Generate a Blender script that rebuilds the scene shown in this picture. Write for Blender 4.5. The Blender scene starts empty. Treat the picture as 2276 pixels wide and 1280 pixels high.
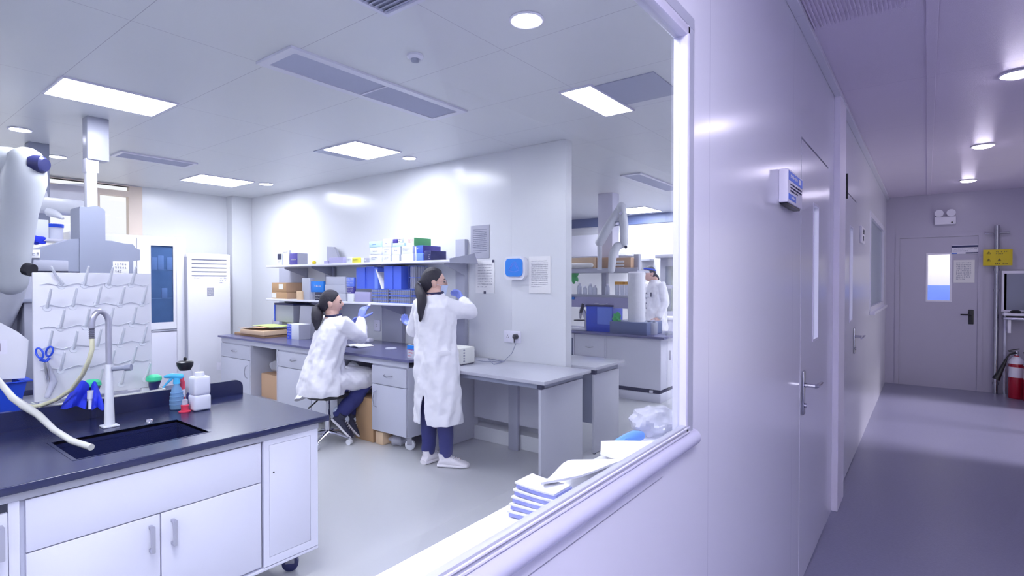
import bpy, bmesh, math, random
from mathutils import Vector, Matrix

random.seed(7)
SC = bpy.context.scene
COL = SC.collection

# ------------------------------------------------------------------ camera, world, exposure
FPX, YAW, PITCH, EYE = 1203.2, math.radians(37.5), math.radians(-0.76), 1.49
cam = bpy.data.cameras.new('camera')
cam.sensor_width = 36.0
cam.lens = FPX * 36.0 / 2276.0
cam.clip_start = 0.02
camo = bpy.data.objects.new('camera', cam)
COL.objects.link(camo)
camo.location = (0, 0, EYE)
camo.rotation_euler = (math.pi / 2 + PITCH, 0, YAW)
SC.camera = camo

world = bpy.data.worlds.new('daylight')
SC.world = world
world.use_nodes = True
world.node_tree.nodes['Background'].inputs[0].default_value = (1.0, 0.95, 0.86, 1)
world.node_tree.nodes['Background'].inputs[1].default_value = 1.3

SC.view_settings.view_transform = 'Standard'
SC.view_settings.look = 'None'
SC.view_settings.gamma = 1
SC.view_settings.use_curve_mapping = False
SC.view_settings.exposure = 0.15
SC.cycles.use_denoising = True
SC.cycles.max_bounces = 10
SC.cycles.diffuse_bounces = 5
SC.cycles.glossy_bounces = 4
SC.cycles.transmission_bounces = 6
SC.cycles.transparent_max_bounces = 12
SC.cycles.sample_clamp_indirect = 6
SC.cycles.caustics_reflective = False
SC.cycles.caustics_refractive = False

sun = bpy.data.lights.new('sun', 'SUN')
sun.energy = 3.8
sun.angle = math.radians(14)
sun.color = (1.0, 0.9, 0.92)
suno = bpy.data.objects.new('sun', sun)
COL.objects.link(suno)
suno.location = (6, 7.2, 7)
suno.rotation_euler = (0, math.radians(42), 0)

PANEL_LIGHT = 38.0        # ceiling light panels
SPOT_LIGHT = 65.0         # round downlights in the laboratory
HALL_LIGHT = 48.0         # round downlights in the corridor

# ------------------------------------------------------------------ measuring: a sight line of the survey camera met with a plane of the room
_F = Vector((-math.sin(YAW) * math.cos(PITCH), math.cos(YAW) * math.cos(PITCH), math.sin(PITCH)))
_R = Vector((math.cos(YAW), math.sin(YAW), 0))
_D = _F.cross(_R)
_C = Vector((0, 0, EYE))


def at(x, y, axis, v):
    r = _F + _R * ((x - 1138) / FPX) + _D * ((y - 640) / FPX)
    i = 'xyz'.index(axis)
    return _C + r * ((v - _C[i]) / r[i])


def S(x, y, d):
    return _C + (_F + _R * ((x - 1138) / FPX) + _D * ((y - 640) / FPX)) * d


# ------------------------------------------------------------------ materials
def lin(c):
    return c / 12.92 if c <= 0.04045 else ((c + 0.055) / 1.055) ** 2.4


def rgb(h):
    return tuple(lin(int(h[i:i + 2], 16) / 255) for i in (0, 2, 4)) + (1,)


_mats = {}


def mat(name, col, rough=0.5, metal=0.0, var=0.04, scale=6.0, bump=0.0, bscale=60.0, spec=0.5, trans=0.0, coat=0.0, alpha=1.0, stretch=None, bdist=0.01):
    if name in _mats:
        return _mats[name]
    m = bpy.data.materials.new(name)
    m.use_nodes = True
    nt = m.node_tree
    b = nt.nodes['Principled BSDF']
    c = rgb(col)
    b.inputs['Roughness'].default_value = rough
    b.inputs['Metallic'].default_value = metal
    b.inputs['Specular IOR Level'].default_value = spec
    b.inputs['Transmission Weight'].default_value = trans
    b.inputs['Coat Weight'].default_value = coat
    b.inputs['Alpha'].default_value = alpha
    tc = nt.nodes.new('ShaderNodeTexCoord')
    n = nt.nodes.new('ShaderNodeTexNoise')
    n.inputs['Scale'].default_value = scale
    n.inputs['Detail'].default_value = 3
    nt.links.new(tc.outputs['Object'], n.inputs['Vector'])
    mx = nt.nodes.new('ShaderNodeMix')
    mx.data_type = 'RGBA'
    mx.inputs[6].default_value = tuple(max(0, k * (1 - var)) for k in c[:3]) + (1,)
    mx.inputs[7].default_value = tuple(min(1, k * (1 + var)) for k in c[:3]) + (1,)
    nt.links.new(n.outputs['Fac'], mx.inputs[0])
    nt.links.new(mx.outputs[2], b.inputs['Base Color'])
    if bump:
        n2 = nt.nodes.new('ShaderNodeTexNoise')
        n2.inputs['Scale'].default_value = bscale
        n2.inputs['Detail'].default_value = 4
        src = tc.outputs['Object']
        if stretch:
            mp = nt.nodes.new('ShaderNodeMapping')
            mp.inputs['Scale'].default_value = stretch
            nt.links.new(src, mp.inputs['Vector'])
            src = mp.outputs['Vector']
        nt.links.new(src, n2.inputs['Vector'])
        bp = nt.nodes.new('ShaderNodeBump')
        bp.inputs['Strength'].default_value = bump
        bp.inputs['Distance'].default_value = bdist
        nt.links.new(n2.outputs['Fac'], bp.inputs['Height'])
        nt.links.new(bp.outputs['Normal'], b.inputs['Normal'])
    _mats[name] = m
    return m


def glow(name, col, strength):
    m = bpy.data.materials.new(name)
    m.use_nodes = True
    nt = m.node_tree
    nt.nodes.remove(nt.nodes['Principled BSDF'])
    e = nt.nodes.new('ShaderNodeEmission')
    e.inputs[0].default_value = rgb(col)
    e.inputs[1].default_value = strength
    nt.links.new(e.outputs[0], nt.nodes['Material Output'].inputs[0])
    return m


def clear(name, tint, gloss=0.08, rough=0.02, body=0.0, bodycol='FFFFFF'):
    """thin see-through sheet: straight transmission, a mirror part that grows at grazing angles, optional milky part"""
    m = bpy.data.materials.new(name)
    m.use_nodes = True
    nt = m.node_tree
    nt.nodes.remove(nt.nodes['Principled BSDF'])
    t = nt.nodes.new('ShaderNodeBsdfTransparent')
    t.inputs[0].default_value = rgb(tint)
    g = nt.nodes.new('ShaderNodeBsdfGlossy')
    g.inputs['Roughness'].default_value = rough
    lw = nt.nodes.new('ShaderNodeLayerWeight')
    lw.inputs['Blend'].default_value = 0.25
    mu = nt.nodes.new('ShaderNodeMath')
    mu.operation = 'MULTIPLY'
    mu.inputs[1].default_value = gloss * 4
    nt.links.new(lw.outputs['Fresnel'], mu.inputs[0])
    mix = nt.nodes.new('ShaderNodeMixShader')
    nt.links.new(mu.outputs[0], mix.inputs[0])
    nt.links.new(t.outputs[0], mix.inputs[1])
    nt.links.new(g.outputs[0], mix.inputs[2])
    out = mix
    if body:
        d = nt.nodes.new('ShaderNodeBsdfDiffuse')
        d.inputs[0].default_value = rgb(bodycol)
        m2 = nt.nodes.new('ShaderNodeMixShader')
        m2.inputs[0].default_value = body
        nt.links.new(mix.outputs[0], m2.inputs[1])
        nt.links.new(d.outputs[0], m2.inputs[2])
        out = m2
    nt.links.new(out.outputs[0], nt.nodes['Material Output'].inputs[0])
    return m


def jointed(name, col, joint, rough, sx, sy, ox, oy, w=0.003, axes='XY', spec=0.5, var=0.03, bump=0.0, bscale=900):
    """sheet panels with thin dark joints at a regular pitch (world coordinates, metres)"""
    m = mat(name, col, rough, var=var, scale=0.8, spec=spec, bump=bump, bscale=bscale)
    nt = m.node_tree
    b = nt.nodes['Principled BSDF']
    base = b.inputs['Base Color'].links[0].from_socket
    tc = nt.nodes.new('ShaderNodeNewGeometry')
    sp = nt.nodes.new('ShaderNodeSeparateXYZ')
    nt.links.new(tc.outputs['Position'], sp.inputs[0])
    masks = []
    for ax, s, o in ((axes[0], sx, ox), (axes[1], sy, oy)):
        if not s:
            continue
        a = nt.nodes.new('ShaderNodeMath'); a.operation = 'ADD'; a.inputs[1].default_value = 100 * s - o
        nt.links.new(sp.outputs[ax], a.inputs[0])
        md = nt.nodes.new('ShaderNodeMath'); md.operation = 'MODULO'; md.inputs[1].default_value = s
        nt.links.new(a.outputs[0], md.inputs[0])
        lt = nt.nodes.new('ShaderNodeMath'); lt.operation = 'LESS_THAN'; lt.inputs[1].default_value = w
        nt.links.new(md.outputs[0], lt.inputs[0])
        masks.append(lt)
    o = masks[0].outputs[0]
    if len(masks) > 1:
        mx = nt.nodes.new('ShaderNodeMath'); mx.operation = 'MAXIMUM'
        nt.links.new(masks[0].outputs[0], mx.inputs[0]); nt.links.new(masks[1].outputs[0], mx.inputs[1])
        o = mx.outputs[0]
    mm = nt.nodes.new('ShaderNodeMix'); mm.data_type = 'RGBA'
    nt.links.new(o, mm.inputs[0]); nt.links.new(base, mm.inputs[6]); mm.inputs[7].default_value = rgb(joint)
    nt.links.new(mm.outputs[2], b.inputs['Base Color'])
    return m


M = {}
M['lab_wall'] = mat('lab wall panel', 'DFE1E5', 0.22, var=0.015, scale=0.7, bump=0.05, bscale=3, spec=0.4)
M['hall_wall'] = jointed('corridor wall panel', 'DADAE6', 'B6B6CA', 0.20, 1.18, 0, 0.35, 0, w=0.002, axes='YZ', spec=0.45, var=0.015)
M['lab_ceiling'] = jointed('ceiling panel', 'DCDEE1', 'AEAEBC', 0.32, 1.17, 0.65, -2.95, 0.93, w=0.0035, spec=0.45)
M['hall_ceiling'] = jointed('perforated ceiling panel', 'E4DAEE', 'C6B9D6', 0.32, 0, 1.2, 0, 0.45, w=0.003, spec=0.5, bump=0.35, bscale=220)
M['lab_floor'] = jointed('lab vinyl floor', 'BFC0C3', 'AEB0B6', 0.23, 0, 2.0, 0, 1.2, w=0.003, spec=0.5, var=0.03)
M['hall_floor'] = mat('corridor vinyl floor', '82829E', 0.28, var=0.12, scale=60, bump=0.12, bscale=160)
M['end_wall_shaded'] = mat('end wall panel in shaded tone', 'B9B5C8', 0.3, var=0.02)  # darker in its colour, standing in for the dim corridor end
M['far_wall'] = mat('bright far wall', 'E4E4E8', 0.5, var=0.01)
M['band'] = mat('slate blue band', '5A6890', 0.4)
M['white'] = mat('white enamel', 'DEDEEC', 0.28, var=0.01, scale=2)
M['white2'] = mat('white lacquer', 'E9E9F1', 0.3, var=0.01, scale=2)
M['frame'] = mat('white aluminium', 'DCDAEC', 0.25, metal=0.0, var=0.01)
M['bullnose'] = mat('pale violet aluminium', 'C2C2D8', 0.22, var=0.01)
M['pilaster'] = mat('pale lilac strip', 'F0ECFA', 0.4, var=0.01)
M['alu'] = mat('brushed aluminium', 'BDBDCB', 0.3, metal=0.7, var=0.03, scale=20)
M['cab'] = mat('cabinet steel', 'C9CBDA', 0.3, var=0.012, scale=2)
M['grey'] = mat('grey enamel', 'A7A9B8', 0.35, var=0.02, scale=3)
M['apron'] = mat('pale grey rail', 'B9BAC4', 0.4, var=0.02)
M['midgrey'] = mat('mid grey enamel', '8E93A6', 0.4, var=0.02, scale=3)
M['tablegrey'] = mat('pale grey laminate', 'C0C1CC', 0.25, var=0.015, scale=3)
M['epoxy'] = mat('black epoxy resin', '20264E', 0.22, var=0.35, scale=240, bump=0.04, bscale=300, spec=0.6)
M['epoxy2'] = mat('dark grey epoxy resin', '62638A', 0.25, var=0.1, scale=200, spec=0.6)
M['black'] = mat('black plastic', '15161F', 0.35)
M['navy'] = mat('navy plastic', '23285E', 0.4)
M['chrome'] = mat('chrome', 'CFCFD8', 0.12, metal=1.0, var=0.0)
M['steel'] = mat('satin steel', 'AFAFBA', 0.25, metal=1.0, var=0.02)
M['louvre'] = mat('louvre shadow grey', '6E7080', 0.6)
M['gap'] = mat('shadow gap', '3A3A4A', 0.8)
M['paper'] = mat('white paper', 'F1F0F0', 0.7, var=0.01)
M['ink'] = mat('grey ink', '8388A0', 0.8)
M['inkdark'] = mat('dark ink', '2C2F4A', 0.8)
M['signblue'] = mat('sign blue', '2F6BE0', 0.4)
M['signwhite'] = mat('sign white', 'EDEBF8', 0.35)
M['yellow'] = mat('sign yellow', 'D9C21E', 0.5)
M['red'] = mat('extinguisher red', 'B01432', 0.25, coat=0.3)
M['blue'] = mat('royal blue plastic', '2350D8', 0.35)
M['brightblue'] = mat('sky blue plastic', '1E84E6', 0.25)
M['folder'] = mat('folder blue', '4664D6', 0.4, var=0.06)
M['padblue'] = mat('periwinkle pad', '9AA0DC', 0.6)
M['beige'] = mat('beige window frame', 'E2D2C4', 0.5, var=0.03)
M['folder2'] = mat('folder pale blue', '6C8BF0', 0.4)
M['green'] = mat('emerald plastic', '46DDA2', 0.35)
M['leafgreen'] = mat('leaf green', '3DB45A', 0.4)
M['boxgreen'] = mat('carton green', '58AE62', 0.5)
M['carton'] = mat('brown cardboard', 'B08D68', 0.8, var=0.08, scale=8)
M['cartonside'] = mat('pale cardboard', 'C9A584', 0.8, var=0.06, scale=8)
M['wood'] = mat('pale wood', 'DBBE9C', 0.6, var=0.1, scale=5, bump=0.1, bscale=30)
M['lilac'] = mat('lilac card', 'A9A6CC', 0.5)
M['purple'] = mat('purple card', '4A4296', 0.5)
M['greycard'] = mat('grey card', 'A5A6B4', 0.6)
M['whitecard'] = mat('white card', 'E6EAF0', 0.5)
M['palecyan'] = mat('pale cyan card', 'BFE0E8', 0.5)
M['lemon'] = mat('lemon card', 'E3DC4C', 0.5)
M['coat'] = mat('white cotton', 'EFEEF6', 0.8, var=0.015, scale=8, bump=0.35, bscale=7, stretch=(1, 1, 0.6), bdist=0.02)
M['skin'] = mat('skin', 'D8B0A2', 0.5, var=0.03)
M['hair'] = mat('dark hair', '1B1728', 0.5, var=0.3, scale=40, bump=0.5, bscale=60, stretch=(6, 6, 0.6))
M['denim'] = mat('navy cloth', '2B3070', 0.8, var=0.1, bump=0.3, bscale=14)
M['glove'] = mat('blue nitrile', '8494E2', 0.4, var=0.04)
M['glove2'] = mat('sky nitrile', '6FA4F0', 0.45)
M['shoewhite'] = mat('white shoe leather', 'ECE8EE', 0.5, var=0.02)
M['shoeblack'] = mat('dark shoe knit', '2A2C44', 0.7)
M['sock'] = mat('pale sock', 'C9D3E4', 0.8)
M['collar'] = mat('navy collar cloth', '23254E', 0.8)
M['hose'] = mat('milky silicone', 'D8D8D2', 0.35, var=0.03)
M['ducting'] = mat('grey duct', 'C2C6CC', 0.4, var=0.02)
M['ductwhite'] = mat('white duct', 'E6E8F0', 0.35, var=0.01)
M['cloth'] = mat('blue cloth', '2038D8', 0.8, bump=0.3, bscale=25)
M['jug'] = mat('white polythene', 'E8EAF8', 0.35, var=0.01)
M['pink'] = mat('pink red plastic', 'E0405C', 0.35)
M['perf'] = mat('louvred grille', 'B4B8CE', 0.45)
M['cream'] = mat('cream plastic', 'E6E7E0', 0.4)
M['pane'] = clear('window glass', 'F4F6FA', gloss=0.05)
M['cabglass'] = clear('cabinet glass', 'CBD8E8', gloss=0.05)
M['clearplastic'] = clear('clear plastic', 'F0F3FC', gloss=0.12, rough=0.1, body=0.5, bodycol='F2F4FF')
M['bagfilm'] = clear('thin plastic film', 'F2F3FC', gloss=0.25, rough=0.15, body=0.45, bodycol='F0F0FC')
M['bluefluid'] = clear('pale blue bottle', 'BFE0FA', gloss=0.15, rough=0.05, body=0.45, bodycol='A8D6FA')
M['panelglow'] = glow('light panel diffuser', 'FAFAFF', PANEL_LIGHT)
M['spotglow'] = glow('downlight lens', 'F4F2FF', SPOT_LIGHT)
M['vestglow'] = glow('vestibule fill lamp lens', 'FFF6E2', 130.0)
M['hallfill'] = glow('corridor fill diffuser', 'F2F0FF', 26.0)
M['hallglow'] = glow('corridor downlight lens', 'EAE2FF', HALL_LIGHT)


# ------------------------------------------------------------------ mesh builder
class MB:
    def __init__(s):
        s.bm = bmesh.new()

    def _faces(s, vs, fs):
        bv = [s.bm.verts.new(v) for v in vs]
        out = []
        for f in fs:
            try:
                out.append(s.bm.faces.new([bv[i] for i in f]))
            except ValueError:
                pass
        return bv, out

    def box(s, x0, x1, y0, y1, z0, z1, b=0.0, seg=2):
        x0, x1 = min(x0, x1), max(x0, x1); y0, y1 = min(y0, y1), max(y0, y1); z0, z1 = min(z0, z1), max(z0, z1)
        vs = [(x, y, z) for z in (z0, z1) for y in (y0, y1) for x in (x0, x1)]
        fs = [(0, 2, 3, 1), (4, 5, 7, 6), (0, 1, 5, 4), (2, 6, 7, 3), (0, 4, 6, 2), (1, 3, 7, 5)]
        bv, f = s._faces(vs, fs)
        if b > 0:
            es = list({e for q in f for e in q.edges})
            bmesh.ops.bevel(s.bm, geom=es, offset=min(b, 0.45 * min(x1 - x0, y1 - y0, z1 - z0)), segments=seg, profile=0.5, affect='EDGES')
        return s

    def obox(s, c, u, v, w, hu, hv, hw, b=0.0, seg=2):
        """oriented box: centre, three unit axes, half sizes"""
        c, u, v, w = Vector(c), Vector(u).normalized(), Vector(v).normalized(), Vector(w).normalized()
        vs = [c + u * hu * i + v * hv * j + w * hw * k for k in (-1, 1) for j in (-1, 1) for i in (-1, 1)]
        fs = [(0, 2, 3, 1), (4, 5, 7, 6), (0, 1, 5, 4), (2, 6, 7, 3), (0, 4, 6, 2), (1, 3, 7, 5)]
        bv, f = s._faces(vs, fs)
        if b > 0:
            es = list({e for q in f for e in q.edges})
            bmesh.ops.bevel(s.bm, geom=es, offset=b, segments=seg, profile=0.5, affect='EDGES')
        return s

    def loft(s, rings, cap=True):
        n = len(rings[0])
        bv = [[s.bm.verts.new(p) for p in r] for r in rings]
        for a, b in zip(bv, bv[1:]):
            for i in range(n):
                j = (i + 1) % n
                s.bm.faces.new((a[i], a[j], b[j], b[i]))
        if cap:
            s.bm.faces.new(list(reversed(bv[0])))
            s.bm.faces.new(bv[-1])
        return s

    def tube(s, pts, r, n=10, cap=True, round_=False):
        pts = [Vector(p) for p in pts]
        rs = list(r) if isinstance(r, (list, tuple)) else [r] * len(pts)
        if round_:
            a = (pts[0] - pts[1]).normalized(); b = (pts[-1] - pts[-2]).normalized()
            pre = [(pts[0] + a * rs[0] * k, rs[0] * q) for k, q in ((0.95, 0.3), (0.75, 0.66), (0.4, 0.92))]
            post = [(pts[-1] + b * rs[-1] * k, rs[-1] * q) for k, q in ((0.4, 0.92), (0.75, 0.66), (0.95, 0.3))]
            rs = [q for _, q in pre] + rs + [q for _, q in post]
            pts = [p for p, _ in pre] + pts + [p for p, _ in post]
        t0 = (pts[1] - pts[0]).normalized()
        ref = Vector((0, 0, 1)) if abs(t0.z) < 0.9 else Vector((1, 0, 0))
        u = t0.cross(ref).normalized()
        rings = []
        for i, p in enumerate(pts):
            a = pts[max(i - 1, 0)]; b = pts[min(i + 1, len(pts) - 1)]
            t = (b - a).normalized()
            u = (u - t * u.dot(t)).normalized()
            v = t.cross(u)
            rings.append([p + (u * math.cos(k * math.tau / n) + v * math.sin(k * math.tau / n)) * rs[i] for k in range(n)])
        return s.loft(rings, cap)

    def cyl(s, p0, p1, r0, r1=None, n=20):
        return s.tube([p0, p1], [r0, r0 if r1 is None else r1], n)

    def lathe(s, prof, c, n=24, squash=1.0):
        c = Vector(c)
        rings = [[c + Vector((r * math.cos(k * math.tau / n), squash * r * math.sin(k * math.tau / n), z)) for k in range(n)] for r, z in prof]
        return s.loft(rings, True)

    def prism(s, poly, axis, a, b):
        def p3(p, k):
            return {'x': (k, p[0], p[1]), 'y': (p[0], k, p[1]), 'z': (p[0], p[1], k)}[axis]
        return s.loft([[Vector(p3(p, a)) for p in poly], [Vector(p3(p, b)) for p in poly]], True)

    def ell(s, c, r, m=None, nu=20, nv=12, fn=None):
        c = Vector(c)
        m = m or Matrix.Identity(3)
        rings = []
        for j in range(1, nv):
            th = math.pi * j / nv
            ring = []
            for i in range(nu):
                ph = math.tau * i / nu
                d = Vector((math.sin(th) * math.cos(ph), math.sin(th) * math.sin(ph), -math.cos(th)))
                q = Vector((d.x * r[0], d.y * r[1], d.z * r[2]))
                if fn:
                    q = fn(d, q)
                ring.append(c + m @ q)
            rings.append(ring)
        return s.loft(rings, True)

    def sheet(s, grid, th=0.002):
        """a thin bent sheet from a grid of points"""
        nr, nc = len(grid), len(grid[0])
        P = [[Vector(p) for p in r] for r in grid]
        N = [[None] * nc for _ in range(nr)]
        for i in range(nr):
            for j in range(nc):
                du = P[min(i + 1, nr - 1)][j] - P[max(i - 1, 0)][j]
                dv = P[i][min(j + 1, nc - 1)] - P[i][max(j - 1, 0)]
                N[i][j] = du.cross(dv).normalized() if du.cross(dv).length > 1e-9 else Vector((0, 0, 1))
        A = [[s.bm.verts.new(P[i][j] + N[i][j] * th / 2) for j in range(nc)] for i in range(nr)]
        B = [[s.bm.verts.new(P[i][j] - N[i][j] * th / 2) for j in range(nc)] for i in range(nr)]
        for i in range(nr - 1):
            for j in range(nc - 1):
                s.bm.faces.new((A[i][j], A[i + 1][j], A[i + 1][j + 1], A[i][j + 1]))
                s.bm.faces.new((B[i][j], B[i][j + 1], B[i + 1][j + 1], B[i + 1][j]))
        for i in range(nr - 1):
            s.bm.faces.new((A[i][0], B[i][0], B[i + 1][0], A[i + 1][0]))
            s.bm.faces.new((A[i][-1], A[i + 1][-1], B[i + 1][-1], B[i][-1]))
        for j in range(nc - 1):
            s.bm.faces.new((A[0][j], A[0][j + 1], B[0][j + 1], B[0][j]))
            s.bm.faces.new((A[-1][j], B[-1][j], B[-1][j + 1], A[-1][j + 1]))
        return s

    def slab(s, axis, t0, t1, ur, vr, holes=()):
        """flat slab perpendicular to axis from t0 to t1 over ur x vr with rectangular holes (u0,u1,v0,v1)"""
        us = sorted({*ur, *[h[0] for h in holes], *[h[1] for h in holes]})
        vs = sorted({*vr, *[h[2] for h in holes], *[h[3] for h in holes]})
        us = [u for u in us if ur[0] <= u <= ur[1]]; vs = [v for v in vs if vr[0] <= v <= vr[1]]

        def solid(i, j):
            if i < 0 or j < 0 or i >= len(us) - 1 or j >= len(vs) - 1:
                return False
            cu, cv = (us[i] + us[i + 1]) / 2, (vs[j] + vs[j + 1]) / 2
            return not any(h[0] < cu < h[1] and h[2] < cv < h[3] for h in holes)

        cache = {}

        def V(i, j, k):
            if (i, j, k) not in cache:
                t = (t0, t1)[k]
                cache[i, j, k] = s.bm.verts.new({'x': (t, us[i], vs[j]), 'y': (us[i], t, vs[j]), 'z': (us[i], vs[j], t)}[axis])
            return cache[i, j, k]

        for i in range(len(us) - 1):
            for j in range(len(vs) - 1):
                if not solid(i, j):
                    continue
                for k in (0, 1):
                    s.bm.faces.new((V(i, j, k), V(i + 1, j, k), V(i + 1, j + 1, k), V(i, j + 1, k)))
                for (a, b, di, dj) in (((i, j), (i, j + 1), -1, 0), ((i + 1, j), (i + 1, j + 1), 1, 0), ((i, j), (i + 1, j), 0, -1), ((i, j + 1), (i + 1, j + 1), 0, 1)):
                    if not solid(i + di, j + dj):
                        s.bm.faces.new((V(*a, 0), V(*b, 0), V(*b, 1), V(*a, 1)))
        return s

    def build(s, name, m, parent=None, flat=False, origin=None):
        bm = s.bm
        bmesh.ops.recalc_face_normals(bm, faces=bm.faces)
        if not flat:
            for f in bm.faces:
                f.smooth = True
            for e in bm.edges:
                if len(e.link_faces) == 2 and e.calc_face_angle(0) > 0.55:
                    e.smooth = False
        if parent is not None:
            o0 = Vector(parent['_w'])
        elif origin is not None:
            o0 = Vector(origin)
        else:
            xs = [v.co for v in bm.verts]
            o0 = Vector(((min(v.x for v in xs) + max(v.x for v in xs)) / 2, (min(v.y for v in xs) + max(v.y for v in xs)) / 2, min(v.z for v in xs)))
        bmesh.ops.translate(bm, verts=bm.verts, vec=-o0)
        me = bpy.data.meshes.new(name)
        bm.to_mesh(me)
        bm.free()
        me.materials.append(M[m] if isinstance(m, str) else m)
        o = bpy.data.objects.new(name, me)
        COL.objects.link(o)
        if parent is not None:
            o.parent = parent
        else:
            o.location = o0
        o['_w'] = tuple(o0)
        return o


def tag(o, label, cat, group=None, kind=None):
    o['label'] = label
    o['category'] = cat
    if group:
        o['group'] = group
    if kind:
        o['kind'] = kind
    return o


def thing(name, label, cat, loc, group=None):
    o = bpy.data.objects.new(name, None)
    o.empty_display_size = 0.05
    COL.objects.link(o)
    o.location = loc
    o['_w'] = tuple(loc)
    return tag(o, label, cat, group)


def struct(name, mb, m, parent=None, flat=True):
    o = mb.build(name, m, parent, flat=flat)
    if parent is None:
        o['kind'] = 'structure'
    return o


def kids(o):
    return [c for c in bpy.data.objects if c.parent == o]


def dup(root, loc, label=None, group=None):
    def cp(o, par):
        c = o.copy()
        COL.objects.link(c)
        if par is not None:
            c.parent = par
        for k in kids(o):
            cp(k, c)
        return c
    r = cp(root, None)
    r.location = loc
    if label:
        r['label'] = label
    if group:
        r['group'] = group
    return r


def glyphs(mb, o, u, v, w, h, rows, seed=1, fill=0.62, lead=0.55):
    """rows of small printed strokes on a sheet: o top left corner, u along the line, v up"""
    rnd = random.Random(seed)
    o, u, v = Vector(o), Vector(u).normalized(), Vector(v).normalized()
    n = u.cross(v)
    rh = h / rows
    for k in range(rows):
        ch = rh * lead
        y = -(k + 0.5) * rh
        x = 0.0
        end = w * (1.0 if k < rows - 1 or rows == 1 else fill)
        while x < end - ch * 0.5:
            cw = min(ch * rnd.uniform(0.6, 1.0), end - x)
            for _ in range(3):
                if rnd.random() < 0.5:
                    c = o + u * (x + cw / 2) + v * (y + rnd.uniform(-0.4, 0.4) * ch)
                    mb.obox(c + n * 0.0008, u, v, n, cw / 2 * 0.85, ch * 0.07, 0.0006)
                else:
                    c = o + u * (x + rnd.uniform(0.15, 0.85) * cw) + v * y
                    mb.obox(c + n * 0.0008, u, v, n, ch * 0.07, ch / 2 * 0.9, 0.0006)
            x += cw + ch * 0.25
            if rnd.random() < 0.08:
                x += ch
    return mb

# ------------------------------------------------------------------ room shell
ZC = 2.70
WX, WI = -0.483, -0.513           # corridor face and laboratory face of the window wall
BY, FY, LX = 3.98, 9.30, -8.03    # shelf wall, far wall, left wall
WIN = (-0.9, 1.36, 1.098, 2.13)    # observation window
D1 = (2.90, 3.79, 0.0, 2.18)
D2 = (4.56, 5.47, 0.0, 2.16)
W2 = (6.85, 9.05, 1.16, 2.22)

struct('floor', MB().slab('z', -0.1, 0.0, (LX - 0.1, -0.52), (-2.6, FY + 0.1)), 'lab_floor')
struct('floor', MB().slab('z', -0.1, 0.0, (-0.52, 1.45), (-1.6, 9.75)), 'hall_floor')
struct('ceiling', MB().slab('z', ZC, ZC + 0.1, (LX - 0.1, -0.52), (-2.6, FY + 0.1)), 'lab_ceiling')
struct('ceiling', MB().slab('z', ZC, ZC + 0.1, (-0.52, 1.45), (-1.6, 9.75)), 'hall_ceiling')
struct('wall_right', MB().slab('x', WI, WX, (-2.6, 9.75), (0, ZC), [WIN, D1, D2, W2]), 'hall_wall')
struct('wall_back', MB().slab('y', BY, BY + 0.05, (LX, -2.47), (0, ZC)), 'lab_wall')
struct('wall_left', MB().slab('x', LX - 0.1, LX, (-2.6, FY + 0.1), (0, ZC), [(0.9, 2.56, 1.0, 2.68)]), 'lab_wall')
struct('wall_front', MB().slab('y', -2.6, -2.5, (LX, WI), (0, ZC)), 'lab_wall')
struct('wall_far', MB().slab('y', FY, FY + 0.1, (LX, WI), (0, ZC)), 'far_wall')
struct('trim_far', MB().box(LX, WI, FY - 0.03, FY, 2.53, ZC), 'band')
struct('wall_corridor_end', MB().slab('y', 9.61, 9.75, (-0.483, 1.45), (0, ZC), [(-0.32, 0.54, 0.0, 2.10)]), 'end_wall_shaded')
struct('wall_corridor_right', MB().slab('x', 1.35, 1.45, (-1.6, 9.61), (0, ZC), [(5.9, 8.6, 0.02, 2.3)]), 'hall_wall')
struct('wall_corridor_near', MB().slab('y', -1.6, -1.5, (-0.483, 1.45), (0, ZC)), 'hall_wall')
# plinth along the foot of the shelf wall, the pier that closes its free end, the corner post
struct('baseboard_back', MB().box(-7.0, -2.47, 3.83, BY, 0, 0.13, 0.004), 'lab_wall')
struct('trim_pier', MB().box(-3.04, -2.455, 3.955, 4.055, 0.0, ZC, 0.004), 'lab_wall')
struct('trim_corner', MB().box(-8.03, -7.86, 3.70, BY, 0, ZC, 0.004), 'lab_wall')

# observation window: pane, frame, bullnose below, grey seal strip beside it, sill board inside
win = struct('window_1', MB().box(-0.499, -0.495, WIN[0] + 0.02, WIN[1] - 0.02, WIN[2] + 0.02, WIN[3] - 0.02), 'pane')
fr = MB()
rd = MB()
rl0 = MB().box(-0.493, WX + 0.006, WIN[0], WIN[1], WIN[2], WIN[2] + 0.028, 0.004)
fr.box(WI - 0.004, WX + 0.006, WIN[0], WIN[1], WIN[3] - 0.028, WIN[3], 0.006)
fr.box(WI - 0.002, WX + 0.006, WIN[1] - 0.02, WIN[1], WIN[2], WIN[3], 0.005)
fr.box(WI - 0.004, WX + 0.006, WIN[0], WIN[0] + 0.03, WIN[2], WIN[3], 0.006)
for z in (WIN[2] + 0.020, WIN[2] + 0.009):
    rd.box(WX - 0.006, WX + 0.009, WIN[0], WIN[1], z, z + 0.003)
struct('window_frame', fr, 'frame', win, flat=False)
struct('window_rail_shaded', rl0, 'grey', win, flat=False)  # white frame rail coloured grey, its shade put into the colour
struct('glazing_bead', rd, 'frame', win, flat=False)
bn = MB()
prof = [(WX - 0.001, WIN[2] - 0.035)] + [(WX + 0.022 * math.sin(t), WIN[2] - 0.014 - 0.021 * math.cos(t)) for t in [k * math.pi / 12 for k in range(13)]] + [(WX - 0.001, WIN[2] + 0.008)]
bn.prism([(p[0], p[1]) for p in prof], 'y', WIN[0] - 0.04, WIN[1] + 0.045)
struct('window_sill', bn, 'bullnose', win, flat=False)
sl = MB()
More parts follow.
